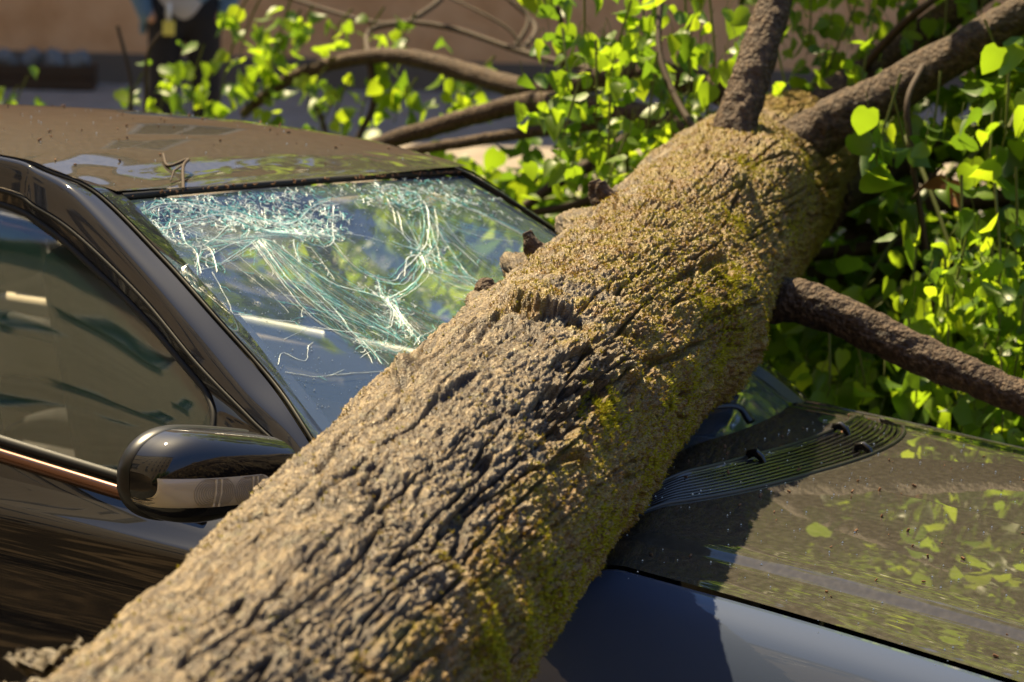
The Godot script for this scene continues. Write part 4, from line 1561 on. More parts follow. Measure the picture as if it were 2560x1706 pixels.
func fallen_tree() -> void:
	var t := thing("fallen_tree", "mossy fallen lime tree lying across the black car, leaves still green", "tree", trunk_axis(-4.2) * Vector3(1, 0, 1))
	var off := -t.position
	bn.warp = noise(7.0, 41, 2)
	bn.furrow = noise(24.0, 42, 1)
	bn.furrow2 = noise(58.0, 43, 1)
	bn.plate_tone = noise(105.0, 44, 1, FastNoiseLite.TYPE_CELLULAR)
	bn.plate_tone.cellular_return_type = FastNoiseLite.RETURN_CELL_VALUE
	bn.flake = noise(220.0, 54, 1, FastNoiseLite.TYPE_CELLULAR)
	bn.flake.cellular_return_type = FastNoiseLite.RETURN_DISTANCE2_SUB
	bn.flake_tone = noise(220.0, 54, 1, FastNoiseLite.TYPE_CELLULAR)
	bn.flake_tone.cellular_return_type = FastNoiseLite.RETURN_CELL_VALUE
	bn.plate = noise(105.0, 44, 1, FastNoiseLite.TYPE_CELLULAR)
	bn.plate.cellular_return_type = FastNoiseLite.RETURN_DISTANCE2_SUB
	bn.plate.cellular_jitter = 1.0
	bn.grain = noise(95.0, 45, 3)
	bn.fine = noise(260.0, 46, 2)
	bn.low = noise(7.0, 47, 2)
	bn.chunk = noise(38.0, 48, 2, FastNoiseLite.TYPE_CELLULAR)
	bn.chunk.cellular_return_type = FastNoiseLite.RETURN_CELL_VALUE
	bn.moss = noise(13.0, 49, 4)
	# stations along the trunk, dense where it is seen from near
	var ss := []
	var s := -4.2
	while s < 5.04:
		ss.append(s)
		if s < -0.35:
			s += 0.04
		elif s < 2.3:
			s += 0.0026
		elif s < 3.6:
			s += 0.0042
		else:
			s += 0.03
	var ths := []
	var a := -180.0
	while a < 180.0:
		ths.append(a)
		a += 0.6 if a > -82.0 and a < 142.0 else 4.0
	var nv := ths.size()
	var p := PackedVector3Array()
	var c := PackedColorArray()
	p.resize(ss.size() * nv)
	c.resize(ss.size() * nv)
	var rs := RandomNumberGenerator.new()
	rs.seed = 17
	var tuft_pos := []
	for i in ss.size():
		var f := trunk_frame(ss[i])
		var r := ramp(TRUNK_R, ss[i])
		for j in nv:
			var th: float = ths[j]
			var b := bark(ss[i], th)
			var m := b.y
			var an := deg_to_rad(th)
			var dir := f.basis.x * sin(an) + f.basis.y * cos(an)
			var lump := 0.0
			if m > 0.05:
				lump = m * 0.004 * (1.0 + float(bn.grain.get_noise_3d(ss[i] * 1.3, an * 0.26, 3.0)) * 1.5)
			p[i * nv + j] = f.origin + dir * (r + b.x + lump) + off
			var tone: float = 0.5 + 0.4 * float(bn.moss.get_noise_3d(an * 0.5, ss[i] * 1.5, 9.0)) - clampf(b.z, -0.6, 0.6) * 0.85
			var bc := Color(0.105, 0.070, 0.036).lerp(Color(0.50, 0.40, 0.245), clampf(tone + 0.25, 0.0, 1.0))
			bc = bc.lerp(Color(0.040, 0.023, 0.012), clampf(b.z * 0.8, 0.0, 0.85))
			var lich: float = bn.moss.get_noise_3d(an * 0.35 + 7.0, ss[i] * 1.9, 2.0)
			bc = bc.lerp(Color(0.40, 0.41, 0.29), 0.5 * smoothstep(0.22, 0.5, lich) * (1.0 - clampf(b.z, 0.0, 1.0)))
			var mg: float = clampf(0.5 + 1.1 * float(bn.low.get_noise_3d(an * 0.9, ss[i] * 2.0, 4.0)), 0.0, 1.0)
			var mc := Color(0.25, 0.135, 0.020).lerp(Color(0.34, 0.255, 0.016), mg)
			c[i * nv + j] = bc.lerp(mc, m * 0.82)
			if m > 0.45 and ss[i] > -0.4 and ss[i] < 3.4 and rs.randf() < 0.085 * m:
				tuft_pos.append([p[i * nv + j], dir, m, th, ss[i], mg])
			elif m <= 0.45 and ss[i] > -0.4 and ss[i] < 3.0 and rs.randf() < 0.0035 * (1.0 + 2.0 * clampf(b.z, 0.0, 1.0)):
				tuft_pos.append([p[i * nv + j], dir, 0.2, th, ss[i], mg])
	var mb := MB.new()
	mb.grid(p, ss.size(), nv, Vector3.ZERO, true, c)
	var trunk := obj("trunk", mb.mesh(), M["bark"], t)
	# moss cushions of small leafy shoots
	var shoot := MB.new()
	for k in 4:
		var y := TAU * k / 4.0 + 0.3
		var d := Vector3(cos(y), 0, sin(y))
		var q := Vector3(-d.z, 0, d.x)
		shoot.tri(q * 0.16, -q * 0.16, d * 0.55 + Vector3(0, 1.0 - 0.2 * (k % 2), 0), -d)
		shoot.tri(q * 0.10 + Vector3(0, 0.2, 0), -q * 0.10 + Vector3(0, 0.2, 0), d * 0.75 + Vector3(0, 0.55, 0), Vector3.UP)
	var spots := [[1.511, 84.0, 0.085, 0.020], [1.76, 90.0, 0.07, 0.018], [2.008, 64.0, 0.07, 0.018], [0.822, 90.0, 0.10, 0.02], [0.60, 95.0, 0.06, 0.015], [0.209, 74.0, 0.06, 0.012], [0.745, 104.0, 0.07, 0.02], [1.9, 60.0, 0.05, 0.02], [1.30, 100.0, 0.07, 0.02], [0.45, 88.0, 0.05, 0.02], [2.75, 30.0, 0.08, 0.02], [3.1, 55.0, 0.10, 0.03], [2.3, 45.0, 0.06, 0.02]]
	for k in 16:
		spots.append([rs.randf_range(-0.1, 3.2), rs.randf_range(52.0, 112.0), rs.randf_range(0.04, 0.11), rs.randf_range(0.012, 0.028)])
	for sp in spots:
		for k in 210:
			var s1: float = sp[0] + rs.randfn() * sp[2] * 0.5
			var t1: float = sp[1] + rs.randfn() * rad_to_deg(sp[3] / 0.2)
			var f := trunk_frame(s1)
			var an := deg_to_rad(t1)
			var dir := f.basis.x * sin(an) + f.basis.y * cos(an)
			var b := bark(s1, t1)
			tuft_pos.append([f.origin + dir * (ramp(TRUNK_R, s1) + b.x + 0.002) + off, dir, 2.0, t1, s1, rs.randf()])
	var mm := MultiMesh.new()
	mm.transform_format = MultiMesh.TRANSFORM_3D
	mm.use_colors = true
	mm.mesh = shoot.mesh()
	mm.instance_count = tuft_pos.size()
	for k in tuft_pos.size():
		var q: Array = tuft_pos[k]
		var bright: bool = q[2] > 1.5
		var y: Vector3 = (q[1] + Vector3(rs.randfn(), rs.randfn(), rs.randfn()) * 0.28 + Vector3(0, 0.15, 0)).normalized()
		var x := y.cross(Vector3(rs.randfn(), rs.randfn(), rs.randfn())).normalized()
		var sz := rs.randf_range(0.0045, 0.010) if bright else rs.randf_range(0.0025, 0.006)
		mm.set_instance_transform(k, Transform3D(Basis(x, y, x.cross(y)).scaled(Vector3.ONE * sz), q[0]))
		var col := Color(0.26, 0.155, 0.02).lerp(Color(0.34, 0.31, 0.015), clampf(q[5] + rs.randfn() * 0.2, 0, 1))
		if bright:
			col = Color(0.38, 0.37, 0.02).lerp(Color(0.25, 0.22, 0.015), rs.randf())
		mm.set_instance_color(k, col)
	var mo := MultiMeshInstance3D.new()
	mo.name = "moss"
	mo.multimesh = mm
	mo.material_override = M["moss"]
	trunk.add_child(mo, true)
	stuff(mo)
	limbs(t, off)
	bark_bits(t, off)
	foliage(t, off)

func shift(l: Array, off: Vector3) -> Array:
	var o := []
	for q in l:
		o.append(q + off)
	return o

func limb(called: String, pts: Array, r0: float, r1: float, t: Node3D, off: Vector3, m := "limb_bark", n := 40, sides := 18, amp := 0.12) -> MeshInstance3D:
	var l := curve(shift(pts, off), n)
	var r := []
	for k in n:
		var f := k / (n - 1.0)
		r.append(lerpf(r0, r1, f) * (1.0 + 0.65 * exp(-f * 14.0) * (1.0 if r0 > 0.05 else 0.0)))
	var mb := MB.new()
	mb.tube(l, r, sides, true, 1.0, Vector3.UP, limb_noise, amp)
	return obj(called, mb.mesh(), M[m], t)

var limb_noise: FastNoiseLite
func limbs(t: Node3D, off: Vector3) -> void:
	limb_noise = noise(22.0, 51, 3)
	limb("limb", [Vector3(-0.52, 1.17, -0.94), Vector3(-0.563, 1.275, -0.985), Vector3(-0.578, 1.409, -1.060), Vector3(-0.590, 1.503, -1.132), Vector3(-0.614, 1.674, -1.272), Vector3(-0.65, 1.90, -1.46), Vector3(-0.75, 2.3, -1.9)], 0.054, 0.030, t, off, "limb_bark", 80, 30, 0.22)
	limb("limb", [Vector3(-0.76, 1.18, -1.36), Vector3(-0.679, 1.287, -1.398), Vector3(-0.607, 1.368, -1.464), Vector3(-0.541, 1.424, -1.521), Vector3(-0.459, 1.499, -1.655), Vector3(-0.291, 1.653, -1.864), Vector3(-0.175, 1.778, -2.094), Vector3(0.0, 2.05, -2.6)], 0.066, 0.035, t, off, "limb_bark", 80, 30, 0.18)
	limb("limb", [Vector3(-1.066, 1.224, -2.104), Vector3(-0.974, 1.383, -2.199), Vector3(-0.889, 1.517, -2.409), Vector3(-0.791, 1.655, -2.628), Vector3(-0.730, 1.797, -2.945), Vector3(-0.65, 2.1, -3.5)], 0.055, 0.025, t, off)
	limb("limb", [Vector3(-0.36, 1.12, -0.60), Vector3(-0.251, 1.113, -0.612), Vector3(-0.164, 1.122, -0.613), Vector3(-0.054, 1.095, -0.623), Vector3(0.063, 1.053, -0.634), Vector3(0.184, 1.016, -0.650), Vector3(0.298, 0.984, -0.662), Vector3(0.506, 0.951, -0.72), Vector3(0.8, 0.90, -0.95)], 0.046, 0.028, t, off, "limb_bark", 80, 30, 0.2)
	limb("limb", [Vector3(-0.848, 1.180, -1.877), Vector3(-0.925, 1.188, -2.319), Vector3(-0.956, 1.235, -2.677), Vector3(-0.934, 1.234, -3.186), Vector3(-0.885, 1.184, -3.706)], 0.07, 0.03, t, off)
	limb("limb", [Vector3(-1.26, 1.30, -2.60), Vector3(-1.777, 1.401, -2.631), Vector3(-2.265, 1.322, -2.768), Vector3(-2.620, 1.346, -2.895), Vector3(-2.881, 1.374, -2.965), Vector3(-3.132, 1.366, -3.035), Vector3(-3.495, 1.291, -3.138), Vector3(-3.714, 1.205, -3.215), Vector3(-3.846, 1.122, -3.230)], 0.040, 0.017, t, off, "limb_bark", 60, 14, 0.15)
	limb("limb", [Vector3(-1.05, 1.26, -2.13), Vector3(-1.599, 1.317, -2.244), Vector3(-2.033, 1.311, -2.433), Vector3(-2.270, 1.263, -2.506), Vector3(-2.510, 1.199, -2.572), Vector3(-2.767, 1.124, -2.625), Vector3(-3.007, 1.036, -2.687)], 0.034, 0.024, t, off, "limb_bark", 50, 14, 0.15)
	limb("limb", [Vector3(-1.6, 1.30, -2.30), Vector3(-2.024, 1.230, -2.424), Vector3(-2.302, 1.176, -2.467), Vector3(-2.577, 1.118, -2.510), Vector3(-2.834, 1.030, -2.560)], 0.020, 0.014, t, off, "limb_bark", 40, 12, 0.12)
	var tw := [
		[[Vector3(-1.75, 1.39, -2.62), Vector3(-1.987, 1.352, -2.968), Vector3(-2.443, 1.363, -3.270), Vector3(-2.781, 1.390, -3.409), Vector3(-3.087, 1.449, -3.454), Vector3(-3.285, 1.466, -3.443), Vector3(-3.458, 1.458, -3.444), Vector3(-3.872, 1.515, -3.537), Vector3(-4.045, 1.554, -3.547)], 0.013, 0.006],
		[[Vector3(-3.132, 1.358, -3.035), Vector3(-3.105, 1.210, -3.024), Vector3(-3.133, 1.095, -2.981), Vector3(-3.149, 0.95, -2.953)], 0.014, 0.008],
		[[Vector3(-3.506, 1.283, -3.129), Vector3(-3.436, 1.150, -3.152), Vector3(-3.40, 1.05, -3.16)], 0.013, 0.007],
		[[Vector3(-3.36, 1.62, -3.80), Vector3(-3.329, 1.537, -3.674), Vector3(-3.285, 1.466, -3.443)], 0.009, 0.010],
		[[Vector3(-3.285, 1.466, -3.443), Vector3(-3.329, 1.437, -3.282), Vector3(-3.138, 1.365, -3.031)], 0.008, 0.011],
		[[Vector3(-3.084, 1.562, -3.726), Vector3(-2.928, 1.465, -3.692), Vector3(-2.79, 1.39, -3.42)], 0.007, 0.011],
		[[Vector3(-3.0, 1.62, -3.6), Vector3(-2.86, 1.50, -3.55), Vector3(-2.82, 1.395, -3.41)], 0.006, 0.008],
		[[Vector3(-0.42, 1.53, -1.62), Vector3(-0.401, 1.46, -1.515), Vector3(-0.380, 1.363, -1.498), Vector3(-0.353, 1.248, -1.495), Vector3(-0.316, 1.105, -1.492), Vector3(-0.291, 0.98, -1.489)], 0.008, 0.006],
		[[Vector3(-0.365, 1.24, -1.49), Vector3(-0.31, 1.28, -1.44), Vector3(-0.26, 1.33, -1.42)], 0.004, 0.003],
		[[Vector3(-1.70, 1.30, -2.6), Vector3(-1.881, 1.148, -2.508), Vector3(-1.965, 1.083, -2.436), Vector3(-2.034, 1.012, -2.374)], 0.024, 0.014],
		[[Vector3(-1.60, 1.10, -2.7), Vector3(-1.838, 1.051, -2.519), Vector3(-1.927, 1.016, -2.450), Vector3(-2.027, 0.994, -2.376)], 0.02, 0.011],
		[[Vector3(-4.0, 0.80, -2.95), Vector3(-4.094, 1.103, -2.929), Vector3(-4.116, 1.238, -2.940), Vector3(-4.175, 1.416, -2.935)], 0.010, 0.006],
		[[Vector3(-4.05, 0.95, -2.95), Vector3(-4.10, 1.20, -3.0), Vector3(-4.077, 1.330, -2.986), Vector3(-4.03, 1.40, -3.0)], 0.008, 0.005],
		[[Vector3(-1.16, 1.75, -1.70), Vector3(-1.142, 1.669, -1.644), Vector3(-1.076, 1.528, -1.539), Vector3(-0.971, 1.413, -1.466), Vector3(-0.85, 1.33, -1.40), Vector3(-0.74, 1.25, -1.35)], 0.007, 0.010],
		[[Vector3(-0.93, 1.44, -2.30), Vector3(-0.903, 1.486, -2.269), Vector3(-0.804, 1.581, -2.234), Vector3(-0.703, 1.652, -2.194), Vector3(-0.647, 1.708, -2.245)], 0.014, 0.009],
		[[Vector3(-1.77, 1.60, -2.12), Vector3(-1.782, 1.545, -2.161), Vector3(-1.821, 1.435, -2.235), Vector3(-1.83, 1.32, -2.30)], 0.006, 0.012],
		[[Vector3(-3.30, 1.60, -3.5), Vector3(-3.0, 1.52, -3.44), Vector3(-2.85, 1.46, -3.43), Vector3(-2.78, 1.395, -3.41)], 0.004, 0.007],
	]
	for q in tw:
		limb("twig", q[0], q[1], q[2], t, off, "twig_bark", 26, 8, 0.10)

func bark_bits(t: Node3D, off: Vector3) -> void:
	# broken stubs on the back edge, and the torn flap of bark near the viewer
	for q in [[1.88, -46.0, 0.032, 0.012], [2.42, -42.0, 0.028, 0.014], [1.62, -52.0, 0.012, 0.014], [2.36, -36.0, 0.02, 0.010]]:
		var f := trunk_frame(q[0])
		var an := deg_to_rad(q[1])
		var dir := f.basis.x * sin(an) + f.basis.y * cos(an)
		var r := ramp(TRUNK_R, q[0])
		var a: Vector3 = f.origin + dir * (r - 0.02)
		limb("stub", [a, a + dir * 0.03, a + dir * (0.02 + q[2]) + f.basis.y * 0.015], q[3] * 2.4, q[3] * 0.75, t, off, "limb_bark", 14, 14, 0.45)
	var ml := noise(45.0, 61, 3)
	for q in [[-0.14, -56.0, 0.17, 0.095, 0.75], [-0.045, -54.0, 0.06, 0.05, 1.0], [-0.25, -54.0, 0.15, 0.10, 0.7], [-0.19, -66.0, 0.12, 0.07, 1.0]]:
		var f := trunk_frame(q[0])
		var an := deg_to_rad(q[1])
		var dir := f.basis.x * sin(an) + f.basis.y * cos(an)
		var tang := f.basis.x * cos(an) - f.basis.y * sin(an)
		var p := PackedVector3Array()
		var n := 22
		for side in 2:
			for i in n:
				var u := i / (n - 1.0)
				for j in n:
					var v := j / (n - 1.0)
					var lift: float = u * u * q[3] * q[4]
					var z: float = (v - 0.5) * q[2] * (1.0 - 0.45 * u * u)
					var e: Vector3 = f.origin + dir * (0.209 + lift) - tang * (u * q[3]) + f.basis.z * z
					e += dir * ml.get_noise_3dv(e) * 0.016 + tang * ml.get_noise_3dv(e * 1.7) * 0.012
					e -= dir * 0.014 * side
					p.append(e + off)
		var mb := MB.new()
		var cols := PackedColorArray()
		for k in n * n:
			cols.append(Color(0.16, 0.13, 0.085).lerp(Color(0.30, 0.26, 0.18), 0.5 + ml.get_noise_1d(k * 0.01) * 0.6))
		mb.grid(p.slice(0, n * n), n, n, dir, false, cols)
		mb.grid(p.slice(n * n), n, n, -dir, false, cols)
		obj("bark_flap", mb.mesh(), M["bark"], t)

const NEAR := [
	[-0.35, 1.38, -1.28, 0.10, 6], [-0.35, 1.37, -1.40, 0.08, 5], [-0.39, 1.39, -1.62, 0.08, 6], [-0.09, 1.43, -1.35, 0.09, 5], [-0.15, 1.34, -1.41, 0.08, 5], [-0.26, 1.49, -1.73, 0.10, 6],
	[-0.09, 1.18, -1.17, 0.11, 12], [-0.02, 1.16, -1.21, 0.11, 12], [-0.04, 1.20, -1.33, 0.10, 8], [-0.09, 1.11, -1.15, 0.08, 6], [-0.34, 0.99, -1.45, 0.10, 8], [-0.18, 0.98, -1.32, 0.12, 10],
	[-0.05, 1.02, -1.29, 0.12, 12], [-0.01, 0.95, -1.30, 0.10, 8], [-0.42, 0.85, -1.24, 0.07, 4], [-0.36, 0.85, -1.29, 0.10, 7], [-0.22, 0.86, -1.26, 0.10, 9], [-0.09, 0.83, -1.23, 0.10, 9],
	[0.02, 0.83, -1.18, 0.10, 10], [-1.23, 1.58, -1.44, 0.10, 14], [-1.17, 1.49, -1.47, 0.11, 12], [-1.17, 1.58, -1.61, 0.13, 14], [-1.03, 1.59, -1.58, 0.13, 12], [-0.92, 1.53, -1.53, 0.10, 8],
	[-1.19, 1.44, -1.32, 0.09, 14], [-1.13, 1.41, -1.35, 0.10, 14], [-1.13, 1.33, -1.21, 0.09, 8], [-1.04, 1.31, -1.27, 0.08, 7], [-0.98, 1.25, -1.18, 0.06, 4], [-1.08, 1.35, -1.50, 0.13, 16],
	[-1.06, 1.44, -1.65, 0.13, 16], [-1.02, 1.36, -1.67, 0.10, 12], [-1.13, 1.26, -1.70, 0.12, 12], [-1.13, 1.57, -2.37, 0.14, 14], [-1.03, 1.48, -2.30, 0.12, 12], [-0.96, 1.39, -1.97, 0.10, 8],
	[-1.04, 1.58, -2.44, 0.13, 12], [-0.90, 1.61, -2.42, 0.14, 12], [-0.75, 1.56, -2.39, 0.12, 8], [-0.68, 1.63, -2.45, 0.12, 8], [-0.77, 1.48, -1.99, 0.08, 5],
]
const MID := [
	[-3.54, 1.45, -2.89, 0.10, 9], [-3.58, 1.40, -3.10, 0.16, 16], [-3.57, 1.49, -2.88, 0.08, 5], [-3.53, 1.44, -3.15, 0.08, 6], [-3.42, 1.45, -3.22, 0.06, 5], [-3.33, 1.44, -3.28, 0.08, 6],
	[-3.12, 1.42, -3.18, 0.09, 7], [-4.08, 1.20, -3.08, 0.10, 8], [-3.94, 1.23, -3.06, 0.14, 14], [-3.85, 1.26, -3.13, 0.16, 18], [-3.76, 1.24, -3.19, 0.12, 12], [-4.18, 1.16, -3.01, 0.10, 8],
	[-3.78, 1.15, -3.16, 0.14, 12], [-3.91, 1.16, -3.07, 0.12, 10], [-3.66, 1.30, -3.15, 0.10, 8], [-3.40, 1.25, -3.07, 0.08, 5], [-3.27, 1.17, -3.03, 0.13, 12], [-3.30, 1.14, -3.00, 0.10, 8],
	[-3.09, 1.28, -3.05, 0.10, 10], [-3.03, 1.23, -3.08, 0.08, 8], [-2.78, 1.27, -3.02, 0.09, 8], [-2.67, 1.25, -2.97, 0.08, 7], [-2.66, 1.34, -2.99, 0.06, 4], [-4.72, 1.13, -2.99, 0.09, 8],
	[-4.75, 1.12, -2.97, 0.06, 4], [-3.62, 1.38, -3.19, 0.12, 10], [-3.19, 1.22, -3.09, 0.10, 6],
]

func foliage(t: Node3D, off: Vector3) -> void:
	var rs := RandomNumberGenerator.new()
	rs.seed = 23
	var shapes := [leaf_mesh(0.18, true), leaf_mesh(-0.32, true), leaf_mesh(0.55, true), leaf_mesh(0.05, true), leaf_mesh(-0.6, true)]
	var count := 0
	var more := [[], [], [], []]
	var stems := MB.new()
	var big := [0, 1, 2, 3, 4, 5, 14, 15, 16]
	for k in NEAR.size():
		var c: Array = NEAR[k]
		var o := Vector3(c[0], c[1], c[2])
		for n in int(c[4] * 1.6):
			var p: Vector3 = o + Vector3(rs.randfn(), rs.randfn() * 0.8, rs.randfn()) * c[3] * (0.42 if k < 6 else 0.6)
			var sz := rs.randf_range(0.030, 0.062)
			if big.has(k):
				sz = rs.randf_range(0.040, 0.072)
			var x := leaf_pose(p + off, sz, rs)
			var tone: int = [0, 1, 1, 3, 2, 2, 0][rs.randi() % 7]
			# leaf stalk
			var a: Vector3 = p + Vector3(rs.randfn() * 0.012, 0.035, rs.randfn() * 0.012)
			stems.tube([p + off, (p + a) * 0.5 + Vector3(0, 0.006, 0) + off, a + off], [0.0009, 0.001, 0.0012], 4, false)
			if count < 296:
				var l := obj("leaf", shapes[rs.randi() % 5], M["leaf_%d" % tone], t)
				l.transform = x
				count += 1
			else:
				more[tone].append(x)
		# the shoot that carries them
		var e := o + Vector3(rs.randfn() * 0.03, c[3] + 0.05, rs.randfn() * 0.03)
		stems.tube(shift(curve([o - Vector3(0, c[3] * 0.5, 0), o + Vector3(0.01, 0.0, 0.01), e], 7), off), [0.0015, 0.002, 0.002, 0.0025, 0.003, 0.003, 0.0035], 5, false)
	for c in MID:
		for n in int(c[4] * 1.15):
			var p: Vector3 = Vector3(c[0], c[1], c[2]) + Vector3(rs.randfn(), rs.randfn() * 0.8, rs.randfn()) * c[3] * 0.6
			more[[0, 1, 3, 2][rs.randi() % 4]].append(leaf_pose(p + off, rs.randf_range(0.04, 0.07), rs))
		stems.tube(shift(curve([Vector3(c[0] + 0.1, c[1] + c[3], c[2] + 0.05), Vector3(c[0], c[1], c[2]), Vector3(c[0] - 0.03, c[1] - c[3], c[2])], 6), off), [0.004, 0.004, 0.003, 0.003, 0.002, 0.002], 5, false)
	# the crown heaped behind and beyond the car
	var boxes := [
		[Vector3(-1.0, 0.15, -4.6), Vector3(0.9, 1.45, -2.3), 200, 48],
		[Vector3(-0.35, 0.2, -2.3), Vector3(0.9, 1.05, -1.55), 70, 34],
		[Vector3(-1.9, 0.1, -4.4), Vector3(-0.8, 1.08, -1.9), 90, 44],
		[Vector3(-3.0, 0.1, -4.2), Vector3(-1.8, 0.93, -2.4), 70, 38],
		[Vector3(-2.55, 0.55, -3.6), Vector3(-1.5, 1.12, -2.5), 60, 34],
		[Vector3(-0.02, 1.0, -2.2), Vector3(1.6, 2.0, -1.4), 70, 26],
		[Vector3(-0.5, 1.05, -3.2), Vector3(1.2, 1.9, -2.35), 90, 34],
		[Vector3(-2.6, 1.80, -4.2), Vector3(-0.3, 2.9, -2.3), 150, 36],
		[Vector3(-0.6, 1.85, -4.6), Vector3(0.9, 3.0, -2.4), 110, 36],
	]
	for b in boxes:
		for k in b[2]:
			var o := Vector3(rs.randf_range(b[0].x, b[1].x), rs.randf_range(b[0].y, b[1].y), rs.randf_range(b[0].z, b[1].z))
			for n in b[3]:
				var p: Vector3 = o + Vector3(rs.randfn(), rs.randfn() * 0.8, rs.randfn()) * 0.13
				if p.y < 0.05:
					continue
				more[[0, 1, 2, 2, 3][rs.randi() % 5]].append(leaf_pose(p + off, rs.randf_range(0.045, 0.085), rs))
			if k % 3 == 0:
				var e := o + Vector3(rs.randf_range(-0.5, 0.5), rs.randf_range(-0.5, 0.5), rs.randf_range(-0.5, 0.5))
				stems.tube(shift(curve([e, (o + e) * 0.5 + Vector3(0, 0.06, 0), o], 7), off), [0.009, 0.008, 0.008, 0.007, 0.006, 0.005, 0.004], 5, false)
	for tone in 4:
		stuff(leaf_cloud("foliage", more[tone], tone, t))
	stuff(obj("leaf_stalks", stems.mesh(), M["green_stem"], t))
	# boughs within the heap
	for k in 16:
		var a := Vector3(rs.randf_range(-1.3, -0.6), rs.randf_range(0.9, 1.2), rs.randf_range(-2.8, -2.0))
		var e := Vector3(rs.randf_range(-2.2, 0.8), rs.randf_range(0.2, 0.9), rs.randf_range(-4.3, -2.0))
		limb("bough", [a, a.lerp(e, 0.5) + Vector3(0, 0.12, 0.05), e], 0.022, 0.008, t, off, "twig_bark", 16, 7, 0.1)
	# two withered bracts on the thin hanging shoot
	for q in [[-0.26, 1.31, -1.42], [-0.21, 1.28, -1.40], [-0.24, 1.29, -1.41]]:
		var l := obj("dry_leaf", shapes[2], M["dry_leaf"], t)
		l.transform = leaf_pose(Vector3(q[0], q[1], q[2]) + off, 0.05, rs)

# ---------------------------------------------------------------- the bystander
func figure(bones: Array, lo: Vector3, hi: Vector3, cell: float, soft: float) -> ArrayMesh:
	# one closed skin round tapered bones [a, b, ra, rb], drawn as surface nets
	var d := Vector3i(((hi - lo) / cell).ceil()) + Vector3i.ONE
	var f := PackedFloat32Array()
	f.resize(d.x * d.y * d.z)
	for x in d.x:
		for y in d.y:
			for z in d.z:
				var p := lo + Vector3(x, y, z) * cell
				var v := 9.0
				for b in bones:
					var ab: Vector3 = b[1] - b[0]
					var t := clampf((p - b[0]).dot(ab) / maxf(ab.length_squared(), 1e-6), 0.0, 1.0)
					var q: Vector3 = p - (b[0] + ab * t)
					if b.size() > 4:
						q *= b[4]
					var e: float = q.length() - lerpf(b[2], b[3], t)
					var h := clampf(0.5 + 0.5 * (v - e) / soft, 0.0, 1.0)
					v = lerpf(v, e, h) - soft * h * (1.0 - h)
				f[(x * d.y + y) * d.z + z] = v
	var at := {}
	var mb := MB.new()
	var grad := PackedVector3Array()
	for x in d.x - 1:
		for y in d.y - 1:
			for z in d.z - 1:
				var s := Vector3.ZERO
				var n := 0
				var c := []
				for k in 8:
					c.append(f[((x + (k & 1)) * d.y + y + ((k >> 1) & 1)) * d.z + z + (k >> 2)])
				for e in [[0, 1], [2, 3], [4, 5], [6, 7], [0, 2], [1, 3], [4, 6], [5, 7], [0, 4], [1, 5], [2, 6], [3, 7]]:
					var a: float = c[e[0]]
					var b: float = c[e[1]]
					if (a < 0.0) != (b < 0.0):
						var t := a / (a - b)
						var pa := Vector3(e[0] & 1, (e[0] >> 1) & 1, e[0] >> 2)
						var pb := Vector3(e[1] & 1, (e[1] >> 1) & 1, e[1] >> 2)
						s += pa.lerp(pb, t)
						n += 1
				if n:
					at[Vector3i(x, y, z)] = mb.v.size()
					mb.v.append(lo + (Vector3(x, y, z) + s / n) * cell)
					var g := Vector3(c[1] + c[3] + c[5] + c[7] - c[0] - c[2] - c[4] - c[6], c[2] + c[3] + c[6] + c[7] - c[0] - c[1] - c[4] - c[5], c[4] + c[5] + c[6] + c[7] - c[0] - c[1] - c[2] - c[3])
					mb.n.append(g.normalized())
	var ax := [Vector3i(1, 0, 0), Vector3i(0, 1, 0), Vector3i(0, 0, 1)]
	for k in at:
		for e in 3:
			var u: Vector3i = ax[(e + 1) % 3]
			var w: Vector3i = ax[(e + 2) % 3]
			var a: float = f[(k.x * d.y + k.y) * d.z + k.z]
			var k2: Vector3i = k + ax[e]
			var b: float = f[(k2.x * d.y + k2.y) * d.z + k2.z]
			if (a < 0.0) == (b < 0.0):
				continue
			if not (at.has(k - u) and at.has(k - w) and at.has(k - u - w)):
				continue
			var q := [at[k], at[k - u], at[k - u - w], at[k - w]]
			for tr in [[0, 1, 2], [0, 2, 3]]:
				var i0: int = q[tr[0]]
				var i1: int = q[tr[1]]
				var i2: int = q[tr[2]]
				var nn := (mb.v[i2] - mb.v[i0]).cross(mb.v[i1] - mb.v[i0])
				if nn.dot(mb.n[i0] + mb.n[i1] + mb.n[i2]) < 0.0:
					mb.ix.append_array(PackedInt32Array([i0, i2, i1]))
				else:
					mb.ix.append_array(PackedInt32Array([i0, i1, i2]))
	return mb.mesh()

